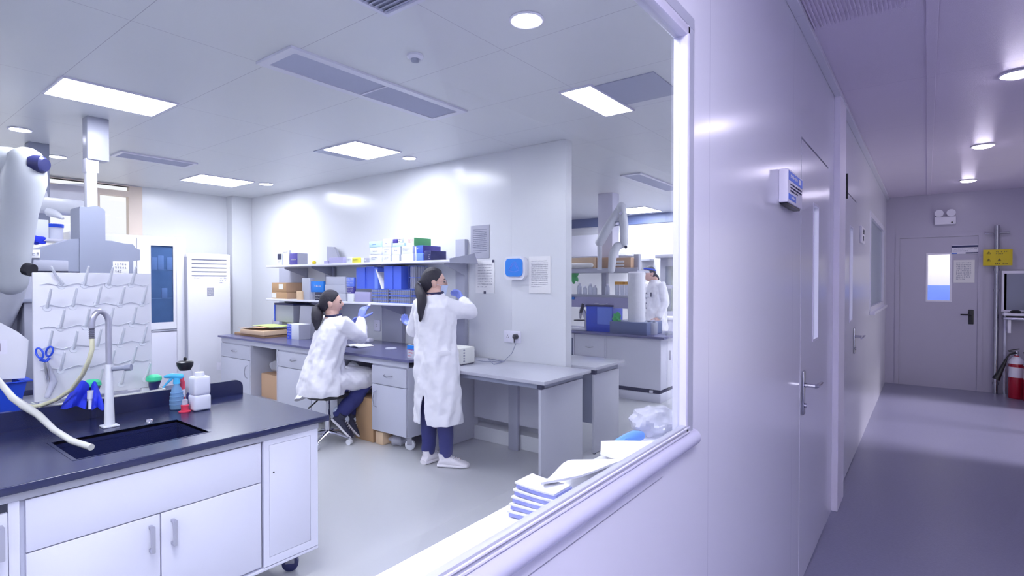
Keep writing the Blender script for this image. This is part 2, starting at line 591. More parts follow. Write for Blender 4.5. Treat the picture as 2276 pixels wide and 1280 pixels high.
sl.box(WX - 0.001, WX + 0.004, WIN[1] + 0.001, WIN[1] + 0.034, WIN[2] + 0.002, WIN[3], 0.001)
sl.box(WX - 0.001, WX + 0.004, WIN[0], WIN[1] + 0.034, WIN[3], WIN[3] + 0.03, 0.001)
struct('window_seal', sl, 'grey', win)
struct('trim_sill', MB().box(-0.637, WI - 0.002, -0.9, 1.75, 1.035, 1.06, 0.003), 'white2')
struct('trim_seam', MB().box(WX - 0.001, WX + 0.0008, -0.9, 1.2, 1.036, 1.0375), 'alu')
# pilaster strip between the two corridor doors, ceiling edge strip, corridor skirting
struct('trim_pilaster', MB().box(WX - 0.002, WX + 0.035, 4.03, 4.34, 0, ZC, 0.004), 'pilaster')
struct('trim_ceiling', MB().box(-0.015, 0.03, -1.5, 9.6, ZC - 0.012, ZC, 0.002), 'hall_ceiling')
struct('trim_ceiling_edge', MB().box(WX, WX + 0.04, -1.5, 9.6, ZC - 0.03, ZC, 0.003), 'hall_wall')
cv = MB()
for x0, x1, y0, y1 in ((-0.47, -0.06, 1.1, 2.95), (-0.47, -0.06, -0.9, 0.95)):
    n = 26
    for k in range(n):
        x = x0 + (x1 - x0) * k / n
        cv.box(x, x + 0.006, y0, y1, ZC - 0.006, ZC - 0.001)
tag(cv.build('ceiling_grille', 'hall_ceiling', flat=True), 'slotted violet-grey air grille in the corridor ceiling above the window wall', 'vent')


def leaf(name, D, slot, handle_y, facing=1):
    """flush steel door in the window wall with a narrow glazed slot"""
    g = 0.007
    d = struct(name, MB().slab('x', WX - 0.028, WX + 0.001, (D[0] + g, D[1] - g), (0.008, D[3] - 0.012), [slot]), 'hall_wall')
    struct('glass', MB().box(WX - 0.018, WX - 0.013, slot[0], slot[1], slot[2], slot[3]), 'pane', d)
    f = MB()
    w = 0.008
    y0, y1, z0, z1 = slot
    f.slab('x', WX - 0.030, WX + 0.004, (y0 - 0.004, y1 + 0.004), (z0 - 0.004, z1 + 0.004), [(y0 + w, y1 - w, z0 + w, z1 - w)])
    struct('glass_frame', f, 'frame', d)
    struct('gap_frame', MB().slab('x', WX - 0.045, WX - 0.032, (D[0] - 0.02, D[1] + 0.02), (0, D[3] + 0.02), [(slot[0] - 0.05, slot[1] + 0.05, slot[2] - 0.05, slot[3] + 0.05)]), 'gap', d)
    return d


def lever(parent, y, z, dirs=(1,)):
    p = MB()
    p.box(WX, WX + 0.012, y - 0.022, y + 0.022, z - 0.115, z + 0.10, 0.008)
    p.cyl((WX + 0.01, y, z - 0.07), (WX + 0.02, y, z - 0.07), 0.012)
    struct('handle_plate', p, 'steel', parent, flat=False)
    l = MB()
    for s in dirs:
        l.tube([(WX + 0.01, y, z + 0.03), (WX + 0.055, y, z + 0.03), (WX + 0.064, y + s * 0.012, z + 0.03), (WX + 0.066, y + s * 0.135, z + 0.028)], [0.010, 0.010, 0.010, 0.008], 10)
    struct('handle', l, 'chrome', parent, flat=False)


d1 = leaf('door_1', D1, (3.25, 3.42, 1.17, 1.90), 2.97)
lever(d1, 2.965, 0.95)
d2 = leaf('door_2', D2, (4.95, 5.15, 1.17, 1.92), 5.28)
lever(d2, 5.29, 1.0, (1, -1))
hg = MB()
hg.box(WX, WX + 0.016, D2[0] - 0.02, D2[0] + 0.02, D2[3] - 0.03, D2[3] + 0.06, 0.004)
hg.cyl((WX + 0.018, D2[0], D2[3] - 0.08), (WX + 0.018, D2[0], D2[3] + 0.10), 0.008)
struct('door_closer', hg, 'black', d2, flat=False)
# far corridor window
w2 = struct('window_2', MB().box(WX - 0.02, WX - 0.015, W2[0], W2[1], W2[2], W2[3]), 'pane')
struct('pane_blocker', MB().box(WX - 0.028, WX - 0.022, W2[0], W2[1], W2[2], W2[3]), 'lab_wall', w2)  # sheet added behind the pane, stops the room beyond glaring
f2 = MB().slab('x', WI, WX + 0.006, (W2[0] - 0.01, W2[1] + 0.01), (W2[2] - 0.01, W2[3] + 0.01), [(W2[0] + 0.05, W2[1] - 0.05, W2[2] + 0.05, W2[3] - 0.05)])
struct('window_frame', f2, 'frame', w2)
struct('window_sill', MB().box(WX, WX + 0.05, W2[0] - 0.02, W2[1] + 0.02, W2[2] - 0.03, W2[2], 0.004), 'frame', w2)

# end door of the corridor
YE = 9.61
W3 = (0.0, 0.25, 1.215, 1.86)
d3 = struct('door_3', MB().slab('y', YE + 0.004, YE + 0.05, (-0.3195, 0.5395), (0.0, 2.0995), [W3]), 'end_wall_shaded')
struct('glass', MB().box(W3[0], W3[1], YE + 0.025, YE + 0.03, W3[2], W3[3]), 'pane', d3)
struct('glass_frame', MB().slab('y', YE - 0.006, YE + 0.052, (W3[0] - 0.018, W3[1] + 0.018), (W3[2] - 0.018, W3[3] + 0.018), [(W3[0] + 0.004, W3[1] - 0.004, W3[2] + 0.004, W3[3] - 0.004)]), 'signwhite', d3)
struct('door_frame', MB().slab('y', YE - 0.012, YE + 0.006, (-0.37, 0.59), (0, 2.15), [(-0.32, 0.54, -0.1, 2.10)]), 'end_wall_shaded', d3)
hp = MB().box(0.445, 0.50, YE - 0.008, YE + 0.004, 0.90, 1.10, 0.006)
hp.tube([(0.47, YE - 0.005, 1.03), (0.47, YE - 0.05, 1.03), (0.36, YE - 0.055, 1.03)], 0.01, 8)
struct('handle', hp, 'black', d3, flat=False)
# room behind the end door: a lit vestibule with a leaning blue board seen through the pane
struct('wall_vestibule', MB().slab('y', 11.4, 11.5, (-1.0, 1.4), (0, ZC)), 'far_wall')
struct('floor_vestibule', MB().slab('z', -0.1, 0.0, (-1.0, 1.4), (9.75, 11.5)), 'hall_floor')
bb = MB().box(-0.5, 0.9, 10.9, 10.94, 0.0, 1.42, 0.004)
tag(bb.build('partition_board', 'folder2'), 'pale blue board standing behind the pane of the end door', 'board')

# daylight window in the right corridor wall (beside the view) and in the left laboratory wall
w4 = struct('window_4', MB().box(1.39, 1.396, 5.9, 8.6, 0.02, 2.3), 'pane')
struct('window_frame', MB().slab('x', 1.34, 1.42, (5.9, 8.6), (0.02, 2.3), [(5.96, 7.22, 0.08, 2.25), (7.28, 8.54, 0.08, 2.25)]), 'frame', w4)
w5 = struct('window_5', MB().box(LX - 0.06, LX - 0.054, 0.9, 2.56, 1.0, 2.68), 'pane')
struct('window_frame', MB().slab('x', LX - 0.08, LX + 0.012, (0.88, 2.64), (0.98, 2.69), [(0.95, 2.50, 2.62, 2.68), (0.95, 2.12, 1.05, 2.55), (2.19, 2.49, 1.05, 2.55)]), 'beige', w5)

# ------------------------------------------------------------------ ceiling fixtures


def light_panel(x0, x1, y0, y1, label):
    t = thing('ceiling_light', label, 'light', ((x0 + x1) / 2, (y0 + y1) / 2, ZC - 0.012), 'square light panels set in the laboratory ceiling')
    f = MB().slab('z', ZC - 0.012, ZC - 0.0005, (x0 - 0.012, x1 + 0.012), (y0 - 0.012, y1 + 0.012), [(x0, x1, y0, y1)])
    f.build('frame', 'frame', t, flat=True)
    MB().box(x0, x1, y0, y1, ZC - 0.008, ZC - 0.003).build('diffuser', 'panelglow', t, flat=True)


light_panel(-4.50, -4.06, 0.94, 1.545, 'nearest ceiling light panel, large and long at the upper left above the sink bench')
light_panel(-4.40, -3.92, 2.89, 3.39, 'square ceiling light panel above the seated person, a perforated strip along its left edge')
light_panel(-7.07, -6.52, 2.73, 3.33, 'ceiling light panel in front of the tall white air conditioner')
light_panel(-1.87, -1.66, 2.955, 3.56, 'narrow ceiling light panel beside a dark perforated square at the right of the laboratory')
light_panel(-4.25, -3.65, 8.3, 9.0, 'far ceiling light panel behind the raised extraction arm, close to the blue band')
light_panel(-1.5, -0.9, 0.15, 0.75, 'added fill light panel above the observation window sill, over the top of the photo')  # unseen panel added to brighten the sill board
light_panel(-2.4, -1.8, -1.1, -0.5, 'added unseen ceiling light panel behind the left edge of the observation window')  # this and the following unseen panels are added for room light
light_panel(-6.6, -6.0, -1.4, -0.8, 'added unseen ceiling light panel over the near left corner of the laboratory')
light_panel(-1.7, -1.1, 6.4, 7.0, 'added unseen ceiling light panel over the aisle beside the far island bench')
light_panel(-5.6, -5.0, 6.2, 6.8, 'added unseen ceiling light panel behind the shelf wall')
light_panel(-1.7, -1.1, 8.4, 9.0, 'added unseen ceiling light panel at the far right beside the fume cabinet')


def vent(name, x0, x1, y0, y1, label, along, n, m='perf', border=0.05, group=None):
    t = thing(name, label, 'vent', ((x0 + x1) / 2, (y0 + y1) / 2, ZC - 0.014), group)
    MB().slab('z', ZC - 0.014, ZC - 0.0005, (x0, x1), (y0, y1), [(x0 + border, x1 - border, y0 + border, y1 - border)]).build('frame', 'white', t, flat=True)
    a0, a1, b0, b1 = x0 + border, x1 - border, y0 + border, y1 - border
    MB().box(a0, a1, b0, b1, ZC - 0.003, ZC - 0.001).build('backing', 'midgrey', t, flat=True)
    l = MB()
    for k in range(n):
        if along == 'y':
            x = a0 + (a1 - a0) * (k + 0.5) / n
            l.obox((x, (b0 + b1) / 2, ZC - 0.007), (0, 1, 0), (1, 0, 0.5), (-0.5, 0, 1), (b1 - b0) / 2, (a1 - a0) / n * 0.38, 0.0008)
        else:
            y = b0 + (b1 - b0) * (k + 0.5) / n
            l.obox(((a0 + a1) / 2, y, ZC - 0.007), (1, 0, 0), (0, 1, 0.5), (0, -0.5, 1), (a1 - a0) / 2, (b1 - b0) / n * 0.38, 0.0008)
    l.build('louvre', m, t, flat=True)
    return t


v1 = vent('ceiling_vent', -2.955, -2.60, 1.525, 2.87, 'long louvred air diffuser in the middle of the laboratory ceiling', 'y', 16, border=0.05)
MB().box(-2.91, -2.645, 2.185, 2.195, ZC - 0.014, ZC - 0.004).build('crossbar', 'white', v1)
vent('ceiling_vent', -1.955, -1.42, 1.09, 1.62, 'square louvred air diffuser cut by the top edge of the photo', 'x', 18, border=0.02)
vent('ceiling_vent', -6.24, -5.95, 1.79, 2.46, 'narrow air diffuser near the left window, partly behind the grey ceiling column', 'y', 9, border=0.03)
vent('ceiling_vent', -2.80, -2.55, 5.68, 7.02, 'long air diffuser over the aisle in front of the far island bench', 'y', 10, border=0.03)


def perforated(x0, x1, y0, y1, label):
    b = MB().box(x0, x1, y0, y1, ZC - 0.006, ZC - 0.0005)
    return tag(b.build('perforated_panel', mat('perforated grey metal', 'A3A8BE', 0.4, var=0.3, scale=140)), label, 'ceiling panel')


perforated(-1.655, -1.265, 2.99, 3.43, 'perforated grey square beside the narrow ceiling light panel at upper right')
perforated(-4.55, -4.415, 2.89, 3.40, 'thin perforated grey strip beside the square light panel above the seated person')


def downlight(x, y, r, label, group, m='spotglow', cat='light'):
    dome = 0.016 if m == 'hallglow' else 0.003
    t = thing('downlight', label, cat, (x, y, ZC - 0.01), group)
    MB().lathe([(r + 0.012, -0.001), (r + 0.014, -0.006), (r + 0.006, -0.011), (r, -0.009), (r, -0.001)], (x, y, ZC), 28).build('trim_ring', 'signwhite', t)
    MB().lathe([(r * 0.99, -0.002), (r * 0.97, -0.006 - dome * 0.3), (r * 0.75, -0.008 - dome * 0.8), (r * 0.35, -0.009 - dome)], (x, y, ZC), 28).build('lens', m, t)


G = 'round downlights in the laboratory ceiling'
downlight(-1.48, 2.04, 0.068, 'big round downlight in the laboratory ceiling at the top, left of the window frame', G)
downlight(-5.75, 1.05, 0.065, 'small round downlight at the far left, beside the grey column near the photo edge', G)
downlight(-6.72, 1.50, 0.065, 'round downlight partly behind the left ceiling column', G)
downlight(-1.35, 3.96, 0.065, 'round downlight just showing at the inner edge of the window frame', G)
downlight(-6.55, 3.50, 0.075, 'round downlight close to the shelf wall above the small cartons', G)
downlight(-4.05, 3.62, 0.06, 'round downlight close to the shelf wall above the standing person', G)
G = 'round downlights in a row along the corridor ceiling'
downlight(0.41, 4.31, 0.075, 'nearest corridor downlight, cut by the right edge of the photo', G, 'hallglow')
downlight(0.385, 6.41, 0.075, 'middle corridor downlight of the row of three', G, 'hallglow')
downlight(0.38, 8.52, 0.075, 'farthest corridor downlight, near the emergency lamp', G, 'hallglow')
for y in (-0.9, 0.5):  # unseen lamps added to brighten the near corridor wall
    t = thing('corridor_fill_light', 'added square corridor fill lamp ' + ('behind' if y < 0 else 'above') + ' the camera, out of the photo', 'light', (0.45, y, ZC - 0.012), 'added corridor fill lamps above the camera')
    MB().slab('z', ZC - 0.012, ZC - 0.0005, (0.13, 0.77), (y - 0.32, y + 0.32), [(0.15, 0.75, y - 0.3, y + 0.3)]).build('frame', 'frame', t, flat=True)
    MB().box(0.15, 0.75, y - 0.3, y + 0.3, ZC - 0.035, ZC - 0.003, 0.01).build('diffuser', 'hallfill', t, flat=True)
downlight(0.2, 10.5, 0.16, 'added unseen round lamp in the vestibule behind the end door', G, 'vestglow')  # out-of-view lamp added so the end door pane looks lit
struct('ceiling_vestibule', MB().slab('z', ZC, ZC + 0.1, (-1.0, 1.4), (9.75, 11.5)), 'hall_ceiling')

sd = thing('smoke_detector', 'small round smoke detector on the ceiling beside the long air diffuser', 'smoke detector', (-2.19, 2.0, ZC - 0.03))
MB().lathe([(0.044, -0.001), (0.044, -0.012), (0.03, -0.022)], (-2.19, 2.0, ZC), 24).build('base', 'white', sd)
MB().lathe([(0.024, -0.022), (0.02, -0.036), (0.008, -0.04)], (-2.19, 2.0, ZC), 18).build('sensor', 'midgrey', sd)

# ------------------------------------------------------------------ corridor things
sg = thing('room_sign', 'white box sign with blue header on the corridor wall beside the first door', 'sign', (WX, 2.565, 1.81))
MB().box(WX, WX + 0.035, 2.41, 2.72, 1.81, 1.945, 0.004).build('panel', 'signwhite', sg)
MB().box(WX + 0.002, WX + 0.03, 2.43, 2.70, 1.800, 1.809, 0.003).build('bracket', 'black', sg)
MB().box(WX + 0.0345, WX + 0.0362, 2.422, 2.714, 1.900, 1.936).build('header', 'signblue', sg)
MB().box(WX + 0.0345, WX + 0.0362, 2.422, 2.57, 1.820, 1.845).build('footer', 'signblue', sg)
glyphs(MB(), (WX + 0.0365, 2.45, 1.930), (0, 1, 0), (0, 0, 1), 0.15, 0.024, 1, 3).build('lettering', 'signwhite', sg)
glyphs(MB(), (WX + 0.0355, 2.45, 1.892), (0, 1, 0), (0, 0, 1), 0.25, 0.040, 3, 4).build('lettering', 'inkdark', sg)
glyphs(MB(), (WX + 0.0365, 2.47, 1.843), (0, 1, 0), (0, 0, 1), 0.08, 0.020, 1, 5).build('lettering', 'signwhite', sg)
MB().box(WX + 0.0365, WX + 0.037, 2.63, 2.68, 1.908, 1.930, 0).build('emblem', 'signwhite', sg)
sg2 = thing('door_number_plate', 'small white plate with dark characters on the wall beyond the second door', 'sign', (WX, 5.9, 1.85))
MB().box(WX, WX + 0.018, 5.72, 6.04, 1.83, 1.98, 0.004).build('panel', 'signwhite', sg2)
glyphs(MB(), (WX + 0.019, 5.80, 1.965), (0, 1, 0), (0, 0, 1), 0.16, 0.12, 2, 6, lead=0.8).build('lettering', 'inkdark', sg2)

em = thing('emergency_light', 'twin-head emergency lamp above the end door of the corridor', 'light', (0.188, YE, 2.27))
MB().box(0.07, 0.305, YE - 0.07, YE - 0.001, 2.265, 2.375, 0.012).build('body', 'signwhite', em)
for x in (0.12, 0.25):
    h = MB()
    h.cyl((x, YE - 0.03, 2.43), (x, YE - 0.085, 2.42), 0.034, 0.05, 20)
    h.cyl((x, YE - 0.03, 2.37), (x, YE - 0.035, 2.42), 0.012)
    h.build('lamp_head', 'signwhite', em)
MB().cyl((0.26, YE - 0.069, 2.29), (0.26, YE - 0.074, 2.29), 0.01).build('indicator', 'black', em)

pl = thing('door_sign', 'white and blue name sign on the end door, above the paper notice', 'sign', (0.405, YE, 1.86))
MB().box(0.26, 0.55, YE - 0.006, YE + 0.004, 1.855, 1.98, 0.002).build('panel', 'signwhite', pl)
MB().box(0.26, 0.55, YE - 0.0075, YE - 0.005, 1.945, 1.972).build('header', 'navy', pl)
MB().box(0.41, 0.55, YE - 0.0075, YE - 0.005, 1.86, 1.876).build('footer', 'navy', pl)
MB().box(0.26, 0.32, YE - 0.0075, YE - 0.005, 1.86, 1.872).build('footer', 'signblue', pl)
glyphs(MB(), (0.275, YE - 0.007, 1.935), (1, 0, 0), (0, 0, 1), 0.26, 0.05, 2, 8).build('lettering', 'ink', pl)
nt_ = thing('paper_notice', 'white paper notice taped to the end door below its blue sign', 'notice', (0.395, YE, 1.465))
MB().box(0.285, 0.505, YE - 0.002, YE + 0.003, 1.465, 1.775).build('sheet', 'paper', nt_)
glyphs(MB(), (0.31, YE - 0.0025, 1.75), (1, 0, 0), (0, 0, 1), 0.16, 0.25, 9, 9).build('lettering', 'ink', nt_)
ys = thing('hazard_sign', 'yellow warning sign with dark symbols fixed to the pipe by the end door', 'sign', (0.727, 9.5, 1.69))
MB().box(0.583, 0.872, 9.50, 9.508, 1.69, 1.90, 0.002).build('panel', 'yellow', ys)
for cx, cz, k in ((0.64, 1.86, 0), (0.64, 1.765, 1), (0.745, 1.765, 2)):
    sy = MB()
    sy.tube([(cx - 0.018, 9.498, cz - 0.015), (cx + 0.018, 9.498, cz - 0.015), (cx, 9.498, cz + 0.018), (cx - 0.018, 9.498, cz - 0.015)], 0.0022, 6)
    sy.box(cx - 0.003, cx + 0.003, 9.4975, 9.4995, cz - 0.01, cz + 0.006)
    sy.build('symbol', 'inkdark', ys)
glyphs(MB(), (0.71, 9.4995, 1.885), (1, 0, 0), (0, 0, 1), 0.12, 0.055, 2, 11).build('lettering', 'inkdark', ys)
glyphs(MB(), (0.70, 9.4995, 1.735), (1, 0, 0), (0, 0, 1), 0.14, 0.035, 1, 12).build('lettering', 'inkdark', ys)
pp = thing('service_pipe', 'grey vertical pipe beside the end door, running from floor to above head height', 'pipe', (0.722, 9.55, 0))
MB().cyl((0.722, 9.55, 0.0), (0.722, 9.55, 2.22), 0.026, None, 18).build('pipe', 'steel', pp)
for z in (0.12, 0.85, 1.35, 1.62):
    MB().cyl((0.722, 9.55, z), (0.722, 9.55, z + 0.03), 0.033, None, 18).build('collar', 'steel', pp)
MB().tube([(0.60, 9.55, 2.12), (0.85, 9.55, 2.12)], 0.012, 10).build('crossbar', 'steel', pp)
wr = thing('wall_rack', 'white shelf on a bracket frame behind the fire extinguishers', 'shelf', (0.95, 9.5, 1.0))
MB().box(0.78, 1.30, 9.34, 9.60, 1.045, 1.075, 0.004).build('shelf_board', 'signwhite', wr)
MB().box(0.78, 1.30, 9.36, 9.60, 0.99, 1.02, 0.003).build('rail', 'steel', wr)
for x in (0.84, 1.22):
    MB().box(x - 0.015, x + 0.015, 9.38, 9.60, 0.82, 0.99, 0.003).build('bracket', 'signwhite', wr)
MB().box(0.80, 0.824, 9.57, 9.6, 0.0, 1.62).build('upright', 'steel', wr)
MB().box(1.24, 1.264, 9.57, 9.6, 0.0, 1.62).build('upright', 'steel', wr)
dk = thing('dark_panel', 'dark grey panel in a white frame on the wall over the white shelf', 'panel', (1.02, 9.58, 1.09))
MB().slab('y', 9.565, 9.585, (0.775, 1.28), (1.085, 1.62), [(0.80, 1.255, 1.11, 1.585)]).build('frame', 'signwhite', dk, flat=True)
MB().box(0.80, 1.255, 9.57, 9.582, 1.11, 1.585).build('sheet', 'midgrey', dk)
MB().lathe([(0.05, 0), (0.055, 0.025), (0.03, 0.04)], (0.9, 9.42, 1.075)).build('dish', 'black') 
tag(bpy.data.objects['dish'], 'small dark dish on the white shelf at the corridor end', 'dish')
tag(MB().ell((1.04, 9.45, 1.10), (0.06, 0.05, 0.028)).build('green_cloth', 'leafgreen'), 'small green cloth lying on the white shelf at the corridor end', 'cloth')


def extinguisher(x, y, label, horn):
    t = thing('fire_extinguisher', label, 'fire extinguisher', (x, y, 0), 'fire extinguishers at the corridor end')
    r = 0.078
    MB().lathe([(r * 0.92, 0), (r, 0.012), (r, 0.42), (r * 0.9, 0.47), (r * 0.55, 0.51), (0.025, 0.53), (0.025, 0.545)], (x, y, 0), 28).build('cylinder', 'red', t)
    MB().lathe([(r + 0.001, 0.44), (r * 0.92, 0.475), (r * 0.58, 0.513), (0.027, 0.532)], (x, y, 0), 28).build('shoulder', 'signwhite', t)
    lb = MB()
    rings = []
    for z in (0.27, 0.40):
        rings.append([(x + (r + 0.001) * math.cos(a), y + (r + 0.001) * math.sin(a), z) for a in [math.radians(-165 + 10 * k) for k in range(16)]])
    lb.sheet(rings, 0.001).build('label_band', 'signwhite', t)
    MB().cyl((x, y, 0.54), (x, y, 0.60), 0.02).build('valve', 'chrome', t)
    lv = MB()
    lv.obox((x - 0.03, y - 0.01, 0.615), (1, 0.2, 0.25), (0, 1, 0), (-0.25, 0, 1), 0.06, 0.012, 0.005, 0.003)
    lv.obox((x - 0.03, y - 0.01, 0.585), (1, 0.2, -0.1), (0, 1, 0), (0.1, 0, 1), 0.05, 0.012, 0.005, 0.003)
    lv.build('lever', 'black', t)
    if horn:
        MB().tube([(x, y - 0.02, 0.575), (x - 0.07, y - 0.05, 0.56), (x - 0.10, y - 0.06, 0.50), (x - 0.12, y - 0.06, 0.44), (x - 0.17, y - 0.06, 0.30), (x - 0.20, y - 0.06, 0.23)], [0.009, 0.009, 0.012, 0.02, 0.032, 0.042], 14).build('horn', 'black', t)


extinguisher(0.905, 9.33, 'fire extinguisher with a black discharge horn, left of the pair at the corridor end', True)
extinguisher(1.03, 9.16, 'fire extinguisher nearer the photo edge, right of the pair at the corridor end', False)

# ------------------------------------------------------------------ sink bench in the foreground
ZB = 0.813
XF, XS, YB = -2.393, -3.268, 1.60         # worktop front edge, upstand, right end
wt = thing('sink_worktop', 'black speckled epoxy worktop with a sunken sink on the foreground bench', 'worktop', (-2.85, 0.6, ZB - 0.035))
HOLE = (-2.90, -2.55, 0.615, 1.092)
MB().slab('z', ZB - 0.029, ZB, (XS - 0.62, XF), (-0.7, YB), [HOLE]).build('top', 'epoxy', wt, flat=True)
MB().box(XF - 0.004, XF + 0.004, -0.7, YB, ZB - 0.029, ZB - 0.001, 0.003).build('front_edge', 'epoxy', wt)
bs = MB()
hx0, hx1, hy0, hy1 = HOLE
dz = ZB - 0.26
bs.box(hx0 - 0.012, hx1 + 0.012, hy0 - 0.012, hy1 + 0.012, dz - 0.012, dz)
bs.box(hx0 - 0.012, hx0, hy0 - 0.012, hy1 + 0.012, dz, ZB - 0.03)
bs.box(hx1, hx1 + 0.012, hy0 - 0.012, hy1 + 0.012, dz, ZB - 0.03)
bs.box(hx0, hx1, hy0 - 0.012, hy0, dz, ZB - 0.03)
bs.box(hx0, hx1, hy1, hy1 + 0.012, dz, ZB - 0.03)
bs.build('sink_basin', 'epoxy', wt)
MB().slab('z', ZB - 0.012, ZB + 0.0015, (hx0 - 0.013, hx1 + 0.006), (hy0 - 0.013, hy1 + 0.006), [(hx0, hx1, hy0, hy1)]).build('sink_rim', 'epoxy', wt, flat=True)
MB().lathe([(0.028, 0), (0.03, 0.004), (0.018, 0.006)], (-2.72, 0.98, dz), 20).build('drain', 'steel', wt)
up = []
R_ = 0.045
for k in range(7):
    a = k * math.pi / 12
    up.append((YB - 0.005 - R_ + R_ * math.sin(a), ZB + 0.085 - R_ + R_ * math.cos(a)))
MB().prism([(-0.7, ZB - 0.001), (-0.7, ZB + 0.085)] + up + [(YB - 0.005, ZB - 0.001)], 'x', XS - 0.022, XS).build('upstand', 'epoxy', wt)

XP = -2.413                                # cabinet fronts


def bar_handle(par, y, z0, z1, x=XP):
    h = MB()
    h.box(x + 0.024, x + 0.034, y - 0.007, y + 0.007, z0, z1, 0.002)
    for z in (z0 + 0.006, z1 - 0.006):
        h.box(x, x + 0.03, y - 0.006, y + 0.006, z - 0.006, z + 0.006, 0.001)
    h.build('handle', 'alu', par)


def sink_cab(name, label, y0, y1, doors):
    t = thing(name, label, 'cabinet', (XP - 0.3, (y0 + y1) / 2, 0.165), 'cabinets under the sink worktop')
    w = MB()
    w.box(XP - 0.62, XP - 0.018, y0 + 0.001, y0 + 0.016, 0.165, 0.751)
    w.box(XP - 0.62, XP - 0.018, y1 - 0.016, y1 - 0.001, 0.165, 0.751)
    w.box(XP - 0.62, XP - 0.605, y0 + 0.016, y1 - 0.016, 0.165, 0.751)
    w.box(XP - 0.605, XP - 0.018, y0 + 0.016, y1 - 0.016, 0.165, 0.18)
    w.build('body', 'cab', t)
    return t


c1 = sink_cab('base_cabinet', 'wide white cabinet under the sink with two doors below a long plain panel', 0.43, 1.268, 2)
MB().box(XP - 0.018, XP, 0.443, 1.258, 0.568, 0.748, 0.002).build('front_panel', 'white', c1)
for y0, y1, hy in ((0.443, 0.846, 0.812), (0.850, 1.258, 0.890)):
    d = MB().box(XP - 0.018, XP, y0, y1, 0.178, 0.564, 0.002).build('door', 'white', c1)
    d['_w'] = c1['_w']
    h = MB()
    h.box(XP + 0.024, XP + 0.034, hy - 0.007, hy + 0.007, 0.427, 0.53, 0.002)
    for z in (0.433, 0.524):
        h.box(XP, XP + 0.03, hy - 0.006, hy + 0.006, z - 0.006, z + 0.006, 0.001)
    hh = h.build('handle', 'alu', d)
c2 = sink_cab('base_cabinet', 'narrow white end cabinet at the right end of the sink bench, with one plain door', 1.27, 1.55, 1)
MB().slab('x', XP - 0.018, XP, (1.27, 1.548), (0.168, 0.752), [(1.296, 1.508, 0.205, 0.728)]).build('face_frame', 'white', c2, flat=True)
dd = MB().box(XP - 0.017, XP, 1.2975, 1.5065, 0.2065, 0.7265, 0.0015).build('door', 'white', c2)
MB().cyl((XP - 0.001, 1.318, 0.597), (XP + 0.002, 1.318, 0.597), 0.004).build('keyhole', 'black', c2)
c3 = sink_cab('base_cabinet', 'white cabinet at the left photo edge under the black worktop, with a bar handle', -0.7, 0.428, 1)
MB().box(XP - 0.018, XP - 0.002, 0.40, 0.428, 0.168, 0.752, 0.001).build('face_frame', 'white', c3)
d = MB().box(XP - 0.018, XP, -0.1, 0.398, 0.178, 0.72, 0.002).build('door', 'white', c3)
h = MB()
h.box(XP + 0.024, XP + 0.034, 0.372, 0.386, 0.575, 0.685, 0.002)
for z in (0.581, 0.679):
    h.box(XP, XP + 0.03, 0.373, 0.385, z - 0.006, z + 0.006, 0.001)
h.build('handle', 'alu', d)
ap = MB().slab('z', 0.753, ZB - 0.030, (XP - 0.60, XP + 0.001), (-0.7, 1.552), [(XP - 0.55, XP - 0.10, 0.5, 1.2)])
tag(ap.build('apron_rail', 'apron'), 'grey apron rail between the black worktop and the white sink cabinets', 'rail')
bf = MB().box(XP - 0.62, XP, -0.7, 1.55, 0.150, 0.164, 0.003)
tag(bf.build('base_rail', 'white'), 'white base rail under the sink bench cabinets', 'rail')


def castor(name, x, y, z1, label, group, rot=0.0, r=0.04, m='navy'):
    t = thing(name, label, 'castor', (x, y, 0), group)
    MB().box(x - 0.03, x + 0.03, y - 0.03, y + 0.03, z1 - 0.008, z1 - 0.001, 0.002).build('plate', 'steel', t)
    c, s_ = math.cos(rot), math.sin(rot)
    a = Vector((c, s_, 0))
    n = Vector((-s_, c, 0))
    p = Vector((x, y, 0)) + a * 0.015
    f = MB()
    for k in (-1, 1):
        f.obox(p + n * k * 0.02 + Vector((0, 0, (r + z1) / 2 + 0.008)), a, n, (0, 0, 1), 0.022, 0.002, (z1 - r) / 2 + 0.005, 0.001)
    f.obox(Vector((x, y, z1 - 0.016)), a, n, (0, 0, 1), 0.022, 0.022, 0.008, 0.002)
    f.build('fork', 'steel', t)
    MB().tube([p + n * k + Vector((0, 0, r)) for k in (-0.015, -0.012, 0.012, 0.015)], [r * 0.85, r, r, r * 0.85], 24).build('wheel', m, t)
    return t


castor('castor', -2.60, 1.49, 0.15, 'swivel castor under the right end of the sink bench', 'castors under the benches', 0.9)
castor('castor', -2.60, 0.10, 0.15, 'castor under the left end of the sink bench, out of the photo', 'castors under the benches', 0.4)
castor('castor', -3.70, 1.45, 0.15, 'castor under the far right corner of the sink bench, hidden behind the cabinets', 'castors under the benches', 0.4)
sup = MB().box(-3.86, -3.1, 0.0, 1.50, 0.15, ZB - 0.036, 0.004)
tag(sup.build('rear_cabinet', 'cab'), 'plain steel cabinet at the far side of the sink bench, behind the upstand', 'cabinet')

